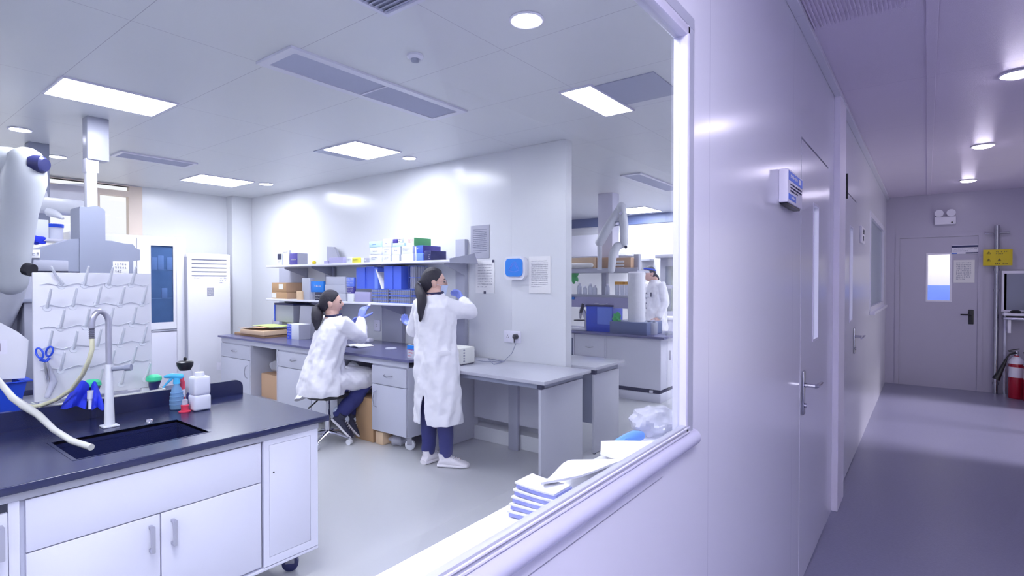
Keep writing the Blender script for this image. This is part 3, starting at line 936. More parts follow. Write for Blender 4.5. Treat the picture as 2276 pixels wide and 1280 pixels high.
# tap
fx, fy = -3.01, 0.85
tp = thing('faucet', 'tall white gooseneck laboratory faucet standing behind the sink', 'faucet', (fx, fy, ZB))
MB().box(fx - 0.032, fx + 0.032, fy - 0.032, fy + 0.032, ZB, ZB + 0.009, 0.004).build('base_plate', 'ductwhite', tp)
zt = 1.345
MB().tube([(fx, fy, ZB + 0.008), (fx, fy, ZB + 0.17), (fx, fy, ZB + 0.29)], [0.021, 0.0165, 0.0145], 18).build('column', 'ductwhite', tp)
gp = [(fx, fy, ZB + 0.28), (fx, fy, zt - 0.06)]
Rg = 0.034
for k in range(0, 13):
    a = math.pi * k / 12
    gp.append((fx + 0.02 * (1 - math.cos(a)) / 2, fy - Rg + Rg * math.cos(a), zt - 0.050 + 0.055 * math.sin(a)))
gp.append((fx + 0.02, fy - 2 * Rg, zt - 0.07))
MB().tube(gp, 0.0125, 14).build('spout', 'alu', tp)
noz = MB()
for k in range(6):
    z = zt - 0.066 - k * 0.0085
    noz.tube([(fx + 0.02, fy - 2 * Rg, z), (fx + 0.02, fy - 2 * Rg, z - 0.004), (fx + 0.02, fy - 2 * Rg, z - 0.008)], [0.010, 0.0135, 0.010], 12)
noz.build('nozzle', 'steel', tp)
hl = MB()
hl.tube([(fx + 0.012, fy + 0.01, ZB + 0.268), (fx + 0.045, fy + 0.05, ZB + 0.272)], 0.0105, 14)
hl.tube([(fx + 0.045, fy + 0.05, ZB + 0.271), (fx + 0.062, fy + 0.07, ZB + 0.273)], [0.0145, 0.0155], 16)
hl.build('handle', 'midgrey', tp)
MB().lathe([(0.016, 0), (0.014, 0.008), (0.004, 0.011)], (-2.975, 1.0, ZB), 14).build('hole_cover', 'chrome', wt)

# hoses
z_n = zt - 0.2
h1 = MB().tube([(fx + 0.02, fy - 2 * Rg, zt - 0.11), S(205, 775, 2.44), S(198, 800, 2.44), S(184, 832, 2.47), S(160, 865, 2.51), S(125, 888, 2.54), S(95, 900, 2.54), S(74, 904, 2.52), S(55, 900, 2.51)], 0.0095, 12, round_=True)
tag(h1.build('faucet_hose', mat('yellowed silicone', 'DAD8B8', 0.35)), 'yellowish hose hanging from the faucet nozzle and curving left behind the sink', 'hose')
h2 = MB().tube([S(-40, 800, 2.52), S(0, 850, 2.50), S(28, 884, 2.49), S(55, 903, 2.47), S(85, 922, 2.42), S(120, 955, 2.29), S(160, 980, 2.20), S(203, 994, 2.15)], [0.012, 0.012, 0.015, 0.017, 0.015, 0.0125, 0.0125, 0.0125], 12)
tag(h2.build('drain_hose', 'hose'), 'milky drain hose coming over the upstand at the left and ending in the sink', 'hose')

# drying rack
XR = -3.40
rk = thing('drying_rack', 'white pegboard drying rack with slanting pegs standing behind the sink', 'drying rack', (XR, 0.91, 0.83))
MB().box(XR - 0.022, XR, 0.66, 1.158, 0.905, 1.53, 0.003).build('board', 'white2', rk)
tr = MB()
tr.box(XR - 0.03, XR + 0.115, 0.655, 1.185, 0.868, 0.876, 0.003)
tr.box(XR + 0.107, XR + 0.115, 0.655, 1.185, 0.868, 0.905, 0.003)
tr.box(XR - 0.03, XR + 0.115, 1.178, 1.186, 0.868, 0.905, 0.003)
tr.box(XR - 0.03, XR + 0.115, 0.652, 0.66, 0.868, 0.905, 0.003)
tr.build('drip_tray', 'cream', rk)
for y in (0.70, 1.13):
    MB().box(XR - 0.03, XR - 0.005, y - 0.02, y + 0.02, ZB, 0.93, 0.002).build('foot', 'white2', rk)
PEGS = [(437, 240), (600, 235), (772, 235), (935, 232), (335, 398), (518, 388), (690, 372), (855, 372), (1012, 368), (430, 540), (608, 532), (776, 522), (940, 512),
        (345, 690), (522, 692), (690, 672), (855, 657), (1012, 646), (430, 842), (610, 828), (785, 817), (940, 792), (700, 955), (862, 938), (1035, 905)]
for k, (u, v) in enumerate(PEGS):
    p = at(u / 3.2, 560 + v / 3.2, 'x', XR)
    m_ = MB()
    d_ = Vector((0.056, 0.004 if k else -0.05, 0.092))
    m_.tube([p + Vector((-0.004, 0, 0)), p + Vector((0.012, 0, 0.012)), p + d_ * 0.6, p + d_], [0.0075, 0.0075, 0.0065, 0.005], 10, round_=True)
    m_.tube([p + Vector((-0.002, 0, 0)), p + Vector((0.004, 0, 0))], [0.018, 0.016], 16)
    m_.build('peg', 'ductwhite', rk)
cd = MB()
for z0 in (1.475, 1.372, 1.265, 1.165, 1.062):
    pts = [(XR + 0.006, 0.685 + 0.46 * k / 16, z0 + 0.008 * math.sin(k * 1.57) - 0.004) for k in range(17)]
    cd.tube(pts, 0.0022, 6)
cd.build('groove_line', 'ductwhite', rk)

# scissors hooked on a peg, wrap hanging beneath
sc_ = thing('scissors', 'blue-handled scissors hanging on the drying rack', 'scissors', (XR + 0.07, 0.71, 1.02))
c0 = at(88, 785, 'x', XR + 0.035); c1_ = at(110, 781, 'x', XR + 0.035)
rg = MB()
for c, rr, tl in ((c0, 0.021, -0.3), (c1_, 0.020, 0.3)):
    pts = []
    for k in range(19):
        a = math.tau * k / 18
        pts.append(c + _R * (rr * 0.8 * math.cos(a) + tl * rr * math.sin(a)) + Vector((0, 0, rr * 1.15 * math.sin(a))))
    rg.tube(pts, 0.0045, 8, cap=False)
pv = at(103, 803, 'x', XR + 0.035)
rg.tube([c0 + Vector((0, 0, -0.03)), pv], 0.007, 8)
rg.tube([c1_ + Vector((0, 0, -0.03)), pv], 0.007, 8)
rg.build('handle', 'blue', sc_)
bl = MB()
for k in (-1, 1):
    e = pv + _R * (0.010 + 0.006 * k) + Vector((0, 0, -0.10))
    bl.tube([pv, (pv + e) / 2 + _R * 0.004 * k, e], [0.006, 0.005, 0.001], 6)
bl.build('blade', 'steel', sc_)
gl = MB().tube([at(103, 808, 'x', XR + 0.02), at(112, 835, 'x', XR + 0.022), at(118, 848, 'x', XR + 0.024), at(111, 866, 'x', XR + 0.022), at(105, 880, 'x', XR + 0.03)], [0.011, 0.016, 0.018, 0.014, 0.012], 12, round_=True)
tag(gl.build('tubing_offcut', 'bagfilm'), 'bent translucent tube hanging below the blue scissors', 'tube')

# colour coded valves behind the upstand, blue cloth over one of them


def valve(px, py, d, label):
    b = S(px, py, d)
    t = thing('lab_valve', label, 'valve', (b.x, b.y, ZB), 'green-capped valves behind the sink')
    MB().cyl((b.x, b.y, ZB), (b.x, b.y, b.z - 0.02), 0.016, None, 14).build('stem', 'navy', t)
    MB().tube([(b.x, b.y, b.z - 0.075), (b.x, b.y, b.z - 0.03), b + Vector((0.0, 0.004, 0))], [0.014, 0.024, 0.03], 16).build('body', 'navy', t)
    MB().lathe([(0.028, -0.004), (0.038, 0.004), (0.036, 0.022), (0.022, 0.032), (0.008, 0.034)], b, 20).build('cap', 'green', t)
    return t


valve(205, 858, 2.68, 'green-capped valve rising out of the blue cloth in front of the drying rack')
valve(342, 846, 2.93, 'green-capped valve with a navy body at the right end of the drying rack')
cl = thing('cleaning_cloth', 'royal blue cloth draped over the upstand in front of the drying rack', 'cloth', tuple(S(185, 890, 2.6)))
rnd = random.Random(3)


def drape(cx0, cx1, cx2, cx3, y0, y1, dep, ph):
    g = []
    for i in range(9):
        a = i / 8
        row = []
        for j in range(13):
            b = j / 12
            xl = cx0 + (cx1 - cx0) * a; xr = cx2 + (cx3 - cx2) * a
            x = xl + (xr - xl) * b
            y = y0 + (y1 - y0) * a - 10 * math.sin(b * math.pi) * (1 - a) + 4 * math.sin(b * 7 + ph) * a
            d_ = dep - 0.06 * math.sin(a * 1.6) - 0.03 * math.sin(b * math.pi) + 0.014 * math.sin(b * 8 + ph + 2 * a) * (0.3 + a)
            row.append(S(x, y, d_))
        g.append(row)
    return g


MB().sheet(drape(168, 134, 198, 190, 856, 906, 2.63, 0.4), 0.006).build('left_fold', 'cloth', cl)
MB().sheet(drape(204, 205, 216, 233, 858, 908, 2.63, 2.0), 0.006).build('right_fold', 'cloth', cl)
ad = thing('tap_adapter', 'small white spout hanging between the folds of the blue cloth', 'spout', tuple(S(201, 905, 2.55)))
MB().tube([S(201, 868, 2.56), S(201, 886, 2.56)], 0.013, 14).build('sleeve', 'ductwhite', ad)
MB().tube([S(201, 886, 2.56), S(201, 909, 2.56)], 0.008, 14).build('tip', 'ductwhite', ad)

# bottles at the right of the sink
b0 = at(393, 909, 'z', ZB)
sp = thing('spray_bottle', 'pale blue trigger spray bottle on the black worktop', 'bottle', tuple(b0))
MB().lathe([(0.028, 0), (0.032, 0.004), (0.033, 0.05), (0.028, 0.08), (0.024, 0.105), (0.014, 0.125), (0.013, 0.14)], b0, 22).build('body', 'bluefluid', sp)
rib = MB()
for z in (0.025, 0.045, 0.065, 0.085):
    rib.lathe([(0.0335 - max(0, z - 0.05) * 0.12, z), (0.0345 - max(0, z - 0.05) * 0.12, z + 0.003), (0.0335 - max(0, z - 0.05) * 0.12, z + 0.006)], b0, 22)
rib.build('rib', 'bluefluid', sp)
hd = MB()
u_ = Vector((-0.35, -0.93, 0))
hd.tube([b0 + Vector((0, 0, 0.135)), b0 + Vector((0, 0, 0.165))], [0.017, 0.014], 14)
hd.tube([b0 + u_ * -0.02 + Vector((0, 0, 0.172)), b0 + u_ * 0.025 + Vector((0, 0, 0.178)), b0 + u_ * 0.05 + Vector((0, 0, 0.176))], [0.014, 0.014, 0.008], 12, round_=True)
hd.tube([b0 + u_ * 0.018 + Vector((0, 0, 0.168)), b0 + u_ * 0.04 + Vector((0, 0, 0.145)), b0 + u_ * 0.062 + Vector((0, 0, 0.118))], [0.008, 0.006, 0.003], 8)
hd.build('trigger', mat('cyan plastic', '4FC3F2', 0.35), sp)
b1 = at(405, 902, 'z', ZB)
rs = thing('red_marker', 'tall red tube standing behind the pale blue spray bottle', 'tube', tuple(b1))
MB().lathe([(0.014, 0), (0.015, 0.003), (0.015, 0.13), (0.010, 0.14), (0.009, 0.17), (0.004, 0.173)], b1, 16).build('barrel', 'pink', rs)
MB().lathe([(0.0155, 0.05), (0.0155, 0.09)], b1, 16).build('label_band', 'signwhite', rs)
b2 = at(411, 915, 'z', ZB)
fn = thing('pink_stopper', 'pink red stopper with a flange lying at the foot of the spray bottle', 'stopper', tuple(b2))
MB().lathe([(0.028, 0), (0.029, 0.004), (0.018, 0.009), (0.017, 0.022), (0.02, 0.034), (0.017, 0.038)], b2, 20).build('flange', 'pink', fn)
MB().lathe([(0.013, 0.036), (0.013, 0.062), (0.010, 0.064)], b2, 16).build('neck', 'clearplastic', fn)
b3 = at(444, 910, 'z', ZB)
ju = thing('white_jug', 'square white plastic bottle on the black worktop beside the upstand', 'bottle', tuple(b3))
jm = MB()
jm.box(b3.x - 0.042, b3.x + 0.042, b3.y - 0.042, b3.y + 0.042, ZB, ZB + 0.082, 0.012, 3)
jm.box(b3.x - 0.041, b3.x + 0.041, b3.y - 0.041, b3.y + 0.041, ZB + 0.078, ZB + 0.178, 0.014, 3)
jm.build('body', 'jug', ju)
MB().lathe([(0.024, 0.176), (0.024, 0.182), (0.022, 0.196), (0.02, 0.198)], b3, 20).build('cap', 'jug', ju)
MB().cyl(b3 + Vector((0, 0, 0.197)), b3 + Vector((0, 0, 0.235)), 0.0018, None, 6).build('dip_tube', 'ductwhite', ju)
b4 = at(412, 894, 'z', ZB)
gb = thing('clear_canister', 'clear grey canister with a black domed lid behind the spray bottle', 'canister', tuple(b4))
MB().lathe([(0.036, 0), (0.038, 0.004), (0.038, 0.165), (0.03, 0.18)], b4, 22).build('body', 'clearplastic', gb)
MB().lathe([(0.026, 0.178), (0.040, 0.205), (0.042, 0.225), (0.03, 0.232)], b4, 22).build('lid', 'black', gb)
MB().lathe([(0.006, 0.23), (0.009, 0.24), (0.009, 0.247), (0.004, 0.252)], b4, 12).build('knob', 'black', gb)
b5 = at(421, 905, 'z', ZB)
nv = thing('navy_tube', 'short navy tube between the canister and the white jug', 'tube', tuple(b5))
MB().lathe([(0.013, 0), (0.014, 0.003), (0.014, 0.07), (0.01, 0.08)], b5, 14).build('barrel', 'navy', nv)

# left edge of the bench: blue tub, white apparatus
b6 = at(-4, 925, 'z', ZB)
tub = thing('blue_tub', 'royal blue plastic tub with a folded rim at the left photo edge', 'tub', (b6.x, b6.y, ZB))
tb = MB()
x, y = b6.x - 0.02, b6.y - 0.02
rings = []
for w, z in ((0.085, ZB + 0.002), (0.115, ZB + 0.17), (0.135, ZB + 0.178), (0.135, ZB + 0.172), (0.105, ZB + 0.165), (0.08, ZB + 0.012)):
    rings.append([Vector((x + sx * w * 0.9, y + sy_ * w, z)) for sx, sy_ in ((-1, -1), (1, -1), (1, 0), (1, 1), (0, 1), (-1, 1))])
tb.loft(rings).build('shell', 'blue', tub)
ap2 = thing('white_apparatus', 'white slant-topped apparatus behind the blue tub at the left photo edge', 'apparatus', (-3.72, 0.52, ZB))
pr = [(0.2, 1.03), (0.665, 1.00), (0.675, 1.09), (0.68, 1.19), (0.64, 1.235), (0.57, 1.29), (0.2, 1.33)]
MB().prism(pr, 'x', -3.80, -3.60).build('housing', 'white2', ap2)
MB().box(-3.78, -3.62, 0.25, 0.62, ZB, 1.03, 0.004).build('base', 'grey', ap2)
MB().box(-3.602, -3.598, 0.555, 0.600, 1.13, 1.20).build('socket', 'signwhite', ap2)
MB().box(-3.5985, -3.596, 0.566, 0.574, 1.145, 1.185).build('slot', 'inkdark', ap2)

# ------------------------------------------------------------------ second bench row behind the rack
bt2 = thing('rear_island_bench', 'grey island bench behind the drying rack, under the grey service tower', 'bench', (-4.85, 0.5, 0))
MB().box(-5.3, -4.42, -0.7, 1.40, ZB - 0.035, ZB, 0.003).build('top', 'epoxy', bt2)
MB().box(-5.27, -4.46, -0.7, 1.37, 0.1, ZB - 0.036, 0.003).build('body', 'cab', bt2)
MB().box(-5.22, -4.51, -0.7, 1.32, 0.0, 0.1).build('plinth', 'grey', bt2)
tw = thing('service_tower', 'grey service tower with side wings behind the drying rack, carrying a white pipe', 'service tower', (-4.85, 1.2, ZB))
c_ = [(1.19, ZB), (1.19, 2.005), (1.195, 2.02), (1.24, 2.022), (1.275, 2.034), (1.30, 2.034), (1.335, 2.014), (1.342, 2.0), (1.342, ZB)]
MB().prism(c_, 'x', -5.02, -4.80).build('column', 'midgrey', tw)
lw_ = [(0.90, 1.55), (0.90, 1.69), (1.07, 1.752), (1.14, 1.785), (1.19, 1.79), (1.19, 1.55)]
MB().prism(lw_, 'x', -5.0, -4.81).build('left_wing', 'midgrey', tw)
rw = [(1.342, 1.35), (1.342, 1.787), (1.386, 1.787), (1.46, 1.772), (1.52, 1.768), (1.54, 1.735), (1.565, 1.729), (1.565, 1.65), (1.52, 1.641), (1.52, 1.35)]
MB().prism(rw, 'x', -5.0, -4.81).build('right_wing', 'midgrey', tw)
MB().box(-5.0, -4.80, 0.935, 1.125, 1.556, 1.632, 0.006).build('drawer', 'grey', tw)
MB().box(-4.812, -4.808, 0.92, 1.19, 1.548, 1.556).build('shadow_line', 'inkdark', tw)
for y0, y1, z0, z1, sd_, rows in ((1.388, 1.487, 1.54, 1.635, 21, 3), (0.915, 0.972, 1.645, 1.70, 22, 1)):
    n_ = MB().box(-4.81, -4.798, y0, y1, z0, z1, 0.001).build('paper_label', 'paper', tw)
    glyphs(MB(), (-4.797, y0 + 0.008, z1 - 0.008), (0, 1, 0), (0, 0, 1), y1 - y0 - 0.016, z1 - z0 - 0.016, rows, sd_, lead=0.6).build('lettering', 'ink', n_)
MB().box(-5.05, -4.75, 0.0, 0.95, 1.345, 1.37, 0.002).build('rack_shelf', 'midgrey', tw)
MB().box(-5.06, -5.04, 0.0, 0.94, ZB, 1.345, 0.002).build('rack_back', 'grey', tw)
MB().box(-4.97, -4.77, 0.88, 0.945, ZB, 1.56, 0.002).build('side_panel', 'grey', tw)
MB().box(-4.97, -4.77, 0.2, 0.26, ZB, 1.56, 0.002).build('side_panel', 'grey', tw)
MB().box(-5.05, -5.035, 0.26, 0.88, 1.37, 1.56).build('rack_back', 'white', tw)
cc = thing('ceiling_duct', 'pale square ceiling duct over the service tower, with the white pipe below it', 'duct', (-4.95, 1.33, 2.03))
MB().box(-5.0, -4.885, 1.262, 1.395, 2.385, ZC, 0.003).build('box', 'grey', cc)
MB().box(-4.985, -4.90, 1.255, 1.335, 2.29, 2.39, 0.003).build('sleeve', 'white', cc)
MB().box(-4.98, -4.905, 1.262, 1.325, 2.02, 2.30, 0.003).build('pipe', 'white2', cc)
c2_ = thing('ceiling_duct', 'dark grey ceiling duct at the left, behind the big extraction arm', 'duct', (-6.25, 1.27, 1.86))
MB().box(-6.34, -6.19, 1.185, 1.325, 1.86, ZC, 0.003).build('box', 'midgrey', c2_)
MB().box(-6.2, -6.185, 1.27, 1.285, 2.2, 2.21).build('screw', 'inkdark', c2_)


def bottle(x, y, z, r, h, bm_, cm, label, group=None, name='reagent_bottle'):
    t = thing(name, label, 'bottle', (x, y, z), group)
    MB().lathe([(r * 0.92, 0), (r, h * 0.03), (r, h * 0.68), (r * 0.5, h * 0.84), (r * 0.45, h * 0.87)], (x, y, z), 18).build('body', bm_, t)
    MB().lathe([(r * 0.55, h * 0.85), (r * 0.58, h * 0.87), (r * 0.56, h * 0.99), (r * 0.4, h)], (x, y, z), 18).build('cap', cm, t)
    return t


GB = 'reagent bottles on the grey rack behind the apparatus'
bottle(-4.86, 0.845, 1.37, 0.028, 0.13, 'purple', 'navy', 'dark violet bottle with a navy cap, rightmost on the grey rack at the far left', GB)
bottle(-4.88, 0.785, 1.37, 0.026, 0.12, 'pink', 'navy', 'reddish bottle beside the dark violet one on the grey rack', GB)
bottle(-4.86, 0.725, 1.37, 0.026, 0.10, 'black', 'signwhite', 'black bottle with a white cap on the grey rack', GB)
bottle(-4.88, 0.665, 1.37, 0.026, 0.14, 'jug', 'navy', 'white bottle with a navy cap, leftmost in view on the grey rack', GB)


def canister(y, z, label):
    t = thing('storage_canister', label, 'canister', (-5.6, y, z), None)
    MB().lathe([(0.05, 0), (0.055, 0.01), (0.055, 0.10), (0.05, 0.105)], (-5.6, y, z), 20).build('body', 'clearplastic', t)
    MB().lathe([(0.058, 0.10), (0.06, 0.105), (0.06, 0.125), (0.05, 0.13)], (-5.6, y, z), 20).build('lid', 'blue', t)


sh = thing('high_shelf', 'white wall-less shelf behind the big extraction arm, holding blue-lidded canisters', 'shelf', (-5.6, 1.1, ZB))
MB().box(-5.75, -5.45, 0.85, 1.42, 1.80, 1.82, 0.003).build('shelf_board', 'white', sh)
MB().box(-5.72, -5.66, 0.9, 0.96, 0, 1.80, 0.003).build('post', 'grey', sh)
MB().box(-5.72, -5.66, 1.28, 1.34, 0, 1.80, 0.003).build('post', 'grey', sh)
canister(1.225, 1.82, 'blue-lidded canister on the high shelf beside the white carton')
wb = MB().box(-5.55, -5.46, 1.075, 1.158, 1.82, 1.965, 0.003)
tag(wb.build('white_carton', 'whitecard'), 'small white carton on the high shelf left of the blue-lidded canister', 'carton')
bc = MB().ell(at(84, 533, 'x', -5.47), (0.03, 0.055, 0.035), fn=lambda d, q: q * (1 + 0.15 * math.sin(4 * d.x + 5 * d.y + 3 * d.z)))
tag(bc.build('blue_bag', 'cloth'), 'crumpled blue bag just right of the big extraction arm', 'bag')

# big extraction arm at the left edge
ea = thing('extraction_arm', 'big jointed white extraction arm at the left photo edge, reaching down to the bench', 'extraction arm', (-3.72, 0.3, ZC))
D_ = 3.42
MB().tube([S(-170, 345, D_), S(-60, 352, D_), S(20, 362, D_), S(62, 382, D_)], [0.085, 0.085, 0.10, 0.09], 24, round_=True).build('upper_tube', 'ducting', ea)
MB().tube([S(58, 362, D_), S(54, 400, D_), S(44, 470, D_ + 0.02), S(31, 560, D_ + 0.04), S(24, 625, D_ + 0.05)], [0.10, 0.115, 0.092, 0.088, 0.088], 24, round_=True).build('lower_tube', 'ducting', ea)
MB().tube([S(70, 364, D_ - 0.02), S(95, 366, D_), S(101, 367, D_)], [0.06, 0.055, 0.04], 24).build('elbow_knob', 'navy', ea)
MB().tube([S(58, 597, D_ - 0.05), S(72, 601, D_ - 0.05)], [0.04, 0.04], 14).build('joint_bolt', 'black', ea)
MB().tube([S(24, 612, D_ + 0.05), S(18, 660, D_ + 0.12), S(-10, 735, D_ + 0.2)], [0.088, 0.08, 0.07], 20, round_=True).build('mouth_tube', 'ductwhite', ea)
MB().tube([S(-160, 320, D_), Vector((S(-160, 320, D_).x, S(-160, 320, D_).y, ZC))], 0.05, 16).build('ceiling_rod', 'ductwhite', ea)
ea2 = thing('extraction_arm', 'level white extraction pipe running behind the left ceiling duct to the service tower', 'extraction arm', tuple(S(130, 458, 4.35)))
MB().tube([S(-60, 446, 4.4), S(60, 452, 4.35), S(120, 458, 4.35), S(180, 464, 4.4)], 0.066, 20, round_=True).build('tube', 'ductwhite', ea2)
MB().tube([S(100, 425, 4.35), S(103, 440, 4.35)], 0.012, 8).build('clip', 'ductwhite', ea2)
MB().tube([S(112, 470, 4.32), S(128, 478, 4.3), S(140, 486, 4.28)], [0.042, 0.025, 0.010], 12).build('nozzle', 'ductwhite', ea2)
tag(MB().sheet([[at(150 + 20 * j, 408 + 38 * i / 4 * 1.0, 'x', LX + 0.06) + Vector((0.02 * math.sin(j * 2.1 + i), 0, 0)) for j in range(-4, 3)] for i in range(6)], 0.003).build('dust_sheet', 'bagfilm'), 'wrinkled plastic dust sheet hung across the left window', 'sheet')
ea2_anchor = MB().tube([S(-60, 446, 4.4), Vector((S(-60, 446, 4.4).x, S(-60, 446, 4.4).y, ZC))], 0.03, 12).build('ceiling_rod', 'ductwhite', ea2)

# ------------------------------------------------------------------ left wall: cabinet and air conditioner
XC = -7.55
wc = thing('storage_cabinet', 'white storage cabinet with a glazed upper door, left of the tall air conditioner', 'cabinet', (-7.78, 2.4, 0))
p0 = at(240, 522, 'x', XC); p1 = at(412, 527, 'x', XC)
ya, yb, zt_ = p0.y - 0.35, p1.y, at(330, 524, 'x', XC).z
zm = at(350, 732, 'x', XC).z
MB().box(LX + 0.005, XC - 0.02, ya, yb, 0, zt_, 0.004).build('body', 'white2', wc)
g0, g1 = at(335, 545, 'x', XC), at(386, 715, 'x', XC)
db = at(392, 600, 'x', XC).y
d = MB().slab('x', XC - 0.02, XC, (at(305, 600, 'x', XC).y, db), (zm, zt_ - 0.03), [(g0.y, g1.y, g1.z, g0.z)]).build('door', 'white2', wc, flat=True)
MB().box(XC - 0.012, XC - 0.008, g0.y, g1.y, g1.z, g0.z).build('glass', 'cabglass', d)
MB().slab('x', XC - 0.02, XC, (ya + 0.01, at(303, 600, 'x', XC).y), (zm, zt_ - 0.03), [(ya + 0.06, at(275, 600, 'x', XC).y, g1.z, g0.z)]).build('door', 'white2', wc, flat=True)
MB().box(XC - 0.02, XC + 0.006, at(337, 732, 'x', XC).y, db, zm - 0.03, zm - 0.012, 0.002).build('ledge', 'grey', wc)
MB().box(XC - 0.02, XC, at(337, 732, 'x', XC).y, db, 0.1, zm - 0.035, 0.002).build('door', 'white', wc)
MB().box(XC - 0.02, XC + 0.0, db + 0.003, yb, 0.0, zt_, 0.002).build('face_frame', 'white2', wc)
MB().box(XC - 0.0205, XC - 0.0195, g0.y, g1.y, at(360, 600, 'x', XC).z - 0.006, at(360, 600, 'x', XC).z + 0.006).build('shelf_edge', 'whitecard', d)
MB().box(XC - 0.0205, XC - 0.0195, g0.y, g1.y, at(360, 663, 'x', XC).z - 0.006, at(360, 663, 'x', XC).z + 0.006).build('shelf_edge', 'whitecard', d)
MB().box(XC - 0.0204, XC - 0.0196, g0.y, g1.y, g1.z, g0.z).build('interior', mat('cabinet interior', 'B4C0CE', 0.5, var=0.2, scale=9), d)
q = MB()
for yy, za, zb_ in ((338, 600, 572), (352, 600, 568), (372, 600, 572), (360, 663, 640)):
    a, b = at(yy, za, 'x', XC), at(yy + 13, zb_, 'x', XC)
    q.box(XC - 0.0195, XC - 0.0135, a.y, b.y, a.z, b.z, 0.002)
q.build('stored_tubs', 'jug', d)

XA = -7.477
ac = thing('air_conditioner', 'tall white floor-standing air conditioner in the rear left corner', 'air conditioner', (-7.72, 3.22, 0))
MB().box(-7.96, XA, 2.95, 3.495, 0.0, 1.845, 0.02, 3).build('body', 'white2', ac)
MB().box(-7.94, XA + 0.004, 2.945, 2.951, 0.02, 1.80, 0.002).build('side_seam', 'grey', ac)
for k in range(5):
    z = 1.765 - k * 0.052
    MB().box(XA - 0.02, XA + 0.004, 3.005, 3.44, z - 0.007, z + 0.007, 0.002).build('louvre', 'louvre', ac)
pa = MB().box(XA - 0.001, XA + 0.0015, 3.19, 3.275, 1.29, 1.40).build('display_label', 'greycard', ac)
glyphs(MB(), (XA + 0.002, 3.20, 1.39), (0, 1, 0), (0, 0, 1), 0.065, 0.09, 4, 31).build('lettering', 'paper', pa)
glyphs(MB(), (XA + 0.001, 3.03, 1.54), (0, 1, 0), (0, 0, 1), 0.09, 0.025, 1, 32).build('lettering', 'ink', ac)
glyphs(MB(), (XA + 0.001, 3.35, 1.54), (0, 1, 0), (0, 0, 1), 0.09, 0.09, 3, 33).build('lettering', 'ink', ac)
MB().box(XA - 0.001, XA + 0.004, 3.30, 3.36, 0.30, 0.40, 0.003).build('badge', 'signwhite', ac)

# ------------------------------------------------------------------ long bench under the shelves
YF = 3.138                                  # cabinet fronts
YT = 3.108                                  # worktop front edge
ZR = 0.813
rt = thing('bench_worktop', 'long dark grey worktop along the shelf wall, where the seated person works', 'worktop', (-5.2, 3.5, ZR - 0.022))
ol = [(-7.0, YT), (-3.53, YT), (-3.497, YT + 0.01), (-3.485, YT + 0.04), (-3.485, BY - 0.03), (-7.0, BY - 0.03)]
MB().prism(ol, 'z', ZR - 0.022, ZR).build('top', 'epoxy2', rt)
rl = MB().box(-6.98, -3.55, YF + 0.005, YF + 0.03, 0.735, ZR - 0.023, 0.002)
tag(rl.build('apron_rail', 'cab'), 'pale steel apron rail under the long dark grey worktop', 'rail')


def wire_handle(par, x, y, z, horizontal=True, w=0.055):
    if horizontal:
        pts = [(x - w, y, z), (x - w * 0.8, y - 0.02, z - 0.004), (x, y - 0.026, z - 0.012), (x + w * 0.8, y - 0.02, z - 0.004), (x + w, y, z)]
    else:
        pts = [(x, y, z + 0.075), (x - 0.008, y - 0.022, z + 0.06), (x - 0.016, y - 0.028, z), (x - 0.008, y - 0.022, z - 0.06), (x, y, z - 0.075)]
    MB().tube(pts, 0.004, 8).build('handle', 'steel', par)


def base_unit(x0, x1, label, hinge_right=True, open_=False, zb=0.125):
    t = thing('base_cabinet', label, 'cabinet', ((x0 + x1) / 2, YF + 0.25, zb), 'steel cabinets under the long bench')
    MB().box(x0, x1, YF + 0.018, BY - 0.06, zb, 0.733, 0.002).build('body', 'cab', t)
    dr = MB().box(x0 + 0.006, x1 - 0.006, YF, YF + 0.017, 0.56, 0.722, 0.002).build('drawer', 'cab', t)
    wire_handle(dr, (x0 + x1) / 2, YF, 0.65)
    do = MB().box(x0 + 0.006, x1 - 0.006, YF, YF + 0.017, zb + 0.008, 0.553, 0.002).build('door', 'cab', t)
    wire_handle(do, x0 + 0.07 if hinge_right else x1 - 0.06, YF, 0.42, False)
    return t


base_unit(-6.985, -6.262, 'steel cabinet at the left end of the long bench, beside the open bay', False)
bay = thing('open_bay', 'open steel bay of the long bench holding a carton and a plastic bag', 'cabinet', (-5.96, 3.4, 0.125), 'steel cabinets under the long bench')
MB().box(-6.261, -6.245, YF, BY - 0.06, 0.125, 0.733).build('side_panel', 'cab', bay)
MB().box(-5.672, -5.656, YF, BY - 0.06, 0.125, 0.733).build('side_panel', 'cab', bay)
MB().box(-6.245, -5.672, BY - 0.08, BY - 0.06, 0.125, 0.733).build('back_panel', 'midgrey', bay)
MB().box(-6.245, -5.672, YF, BY - 0.08, 0.125, 0.14).build('bottom_panel', 'cab', bay)
base_unit(-5.655, -5.0, 'steel cabinet of the long bench just left of the seated person', False)
base_unit(-4.998, -4.55, 'steel cabinet of the long bench behind the stool', False)
base_unit(-4.03, -3.555, 'steel cabinet on castors at the right end of the long bench, beside the standing person', True)
MBk = MB().box(-4.54, -4.04, BY - 0.09, BY - 0.07, 0.13, 0.733)
tag(MBk.build('modesty_panel', 'midgrey'), 'grey panel closing the back of the knee space under the long bench', 'panel')
for x, y, l in ((-3.98, 3.25, 'left front castor under the cabinet beside the standing person'), (-3.62, 3.22, 'right front castor under the cabinet beside the standing person'), (-3.62, 3.80, 'rear castor under the cabinet beside the standing person')):
    castor('castor', x, y, 0.124, l, 'castors under the benches', random.uniform(0, 3), 0.045, 'ductwhite')


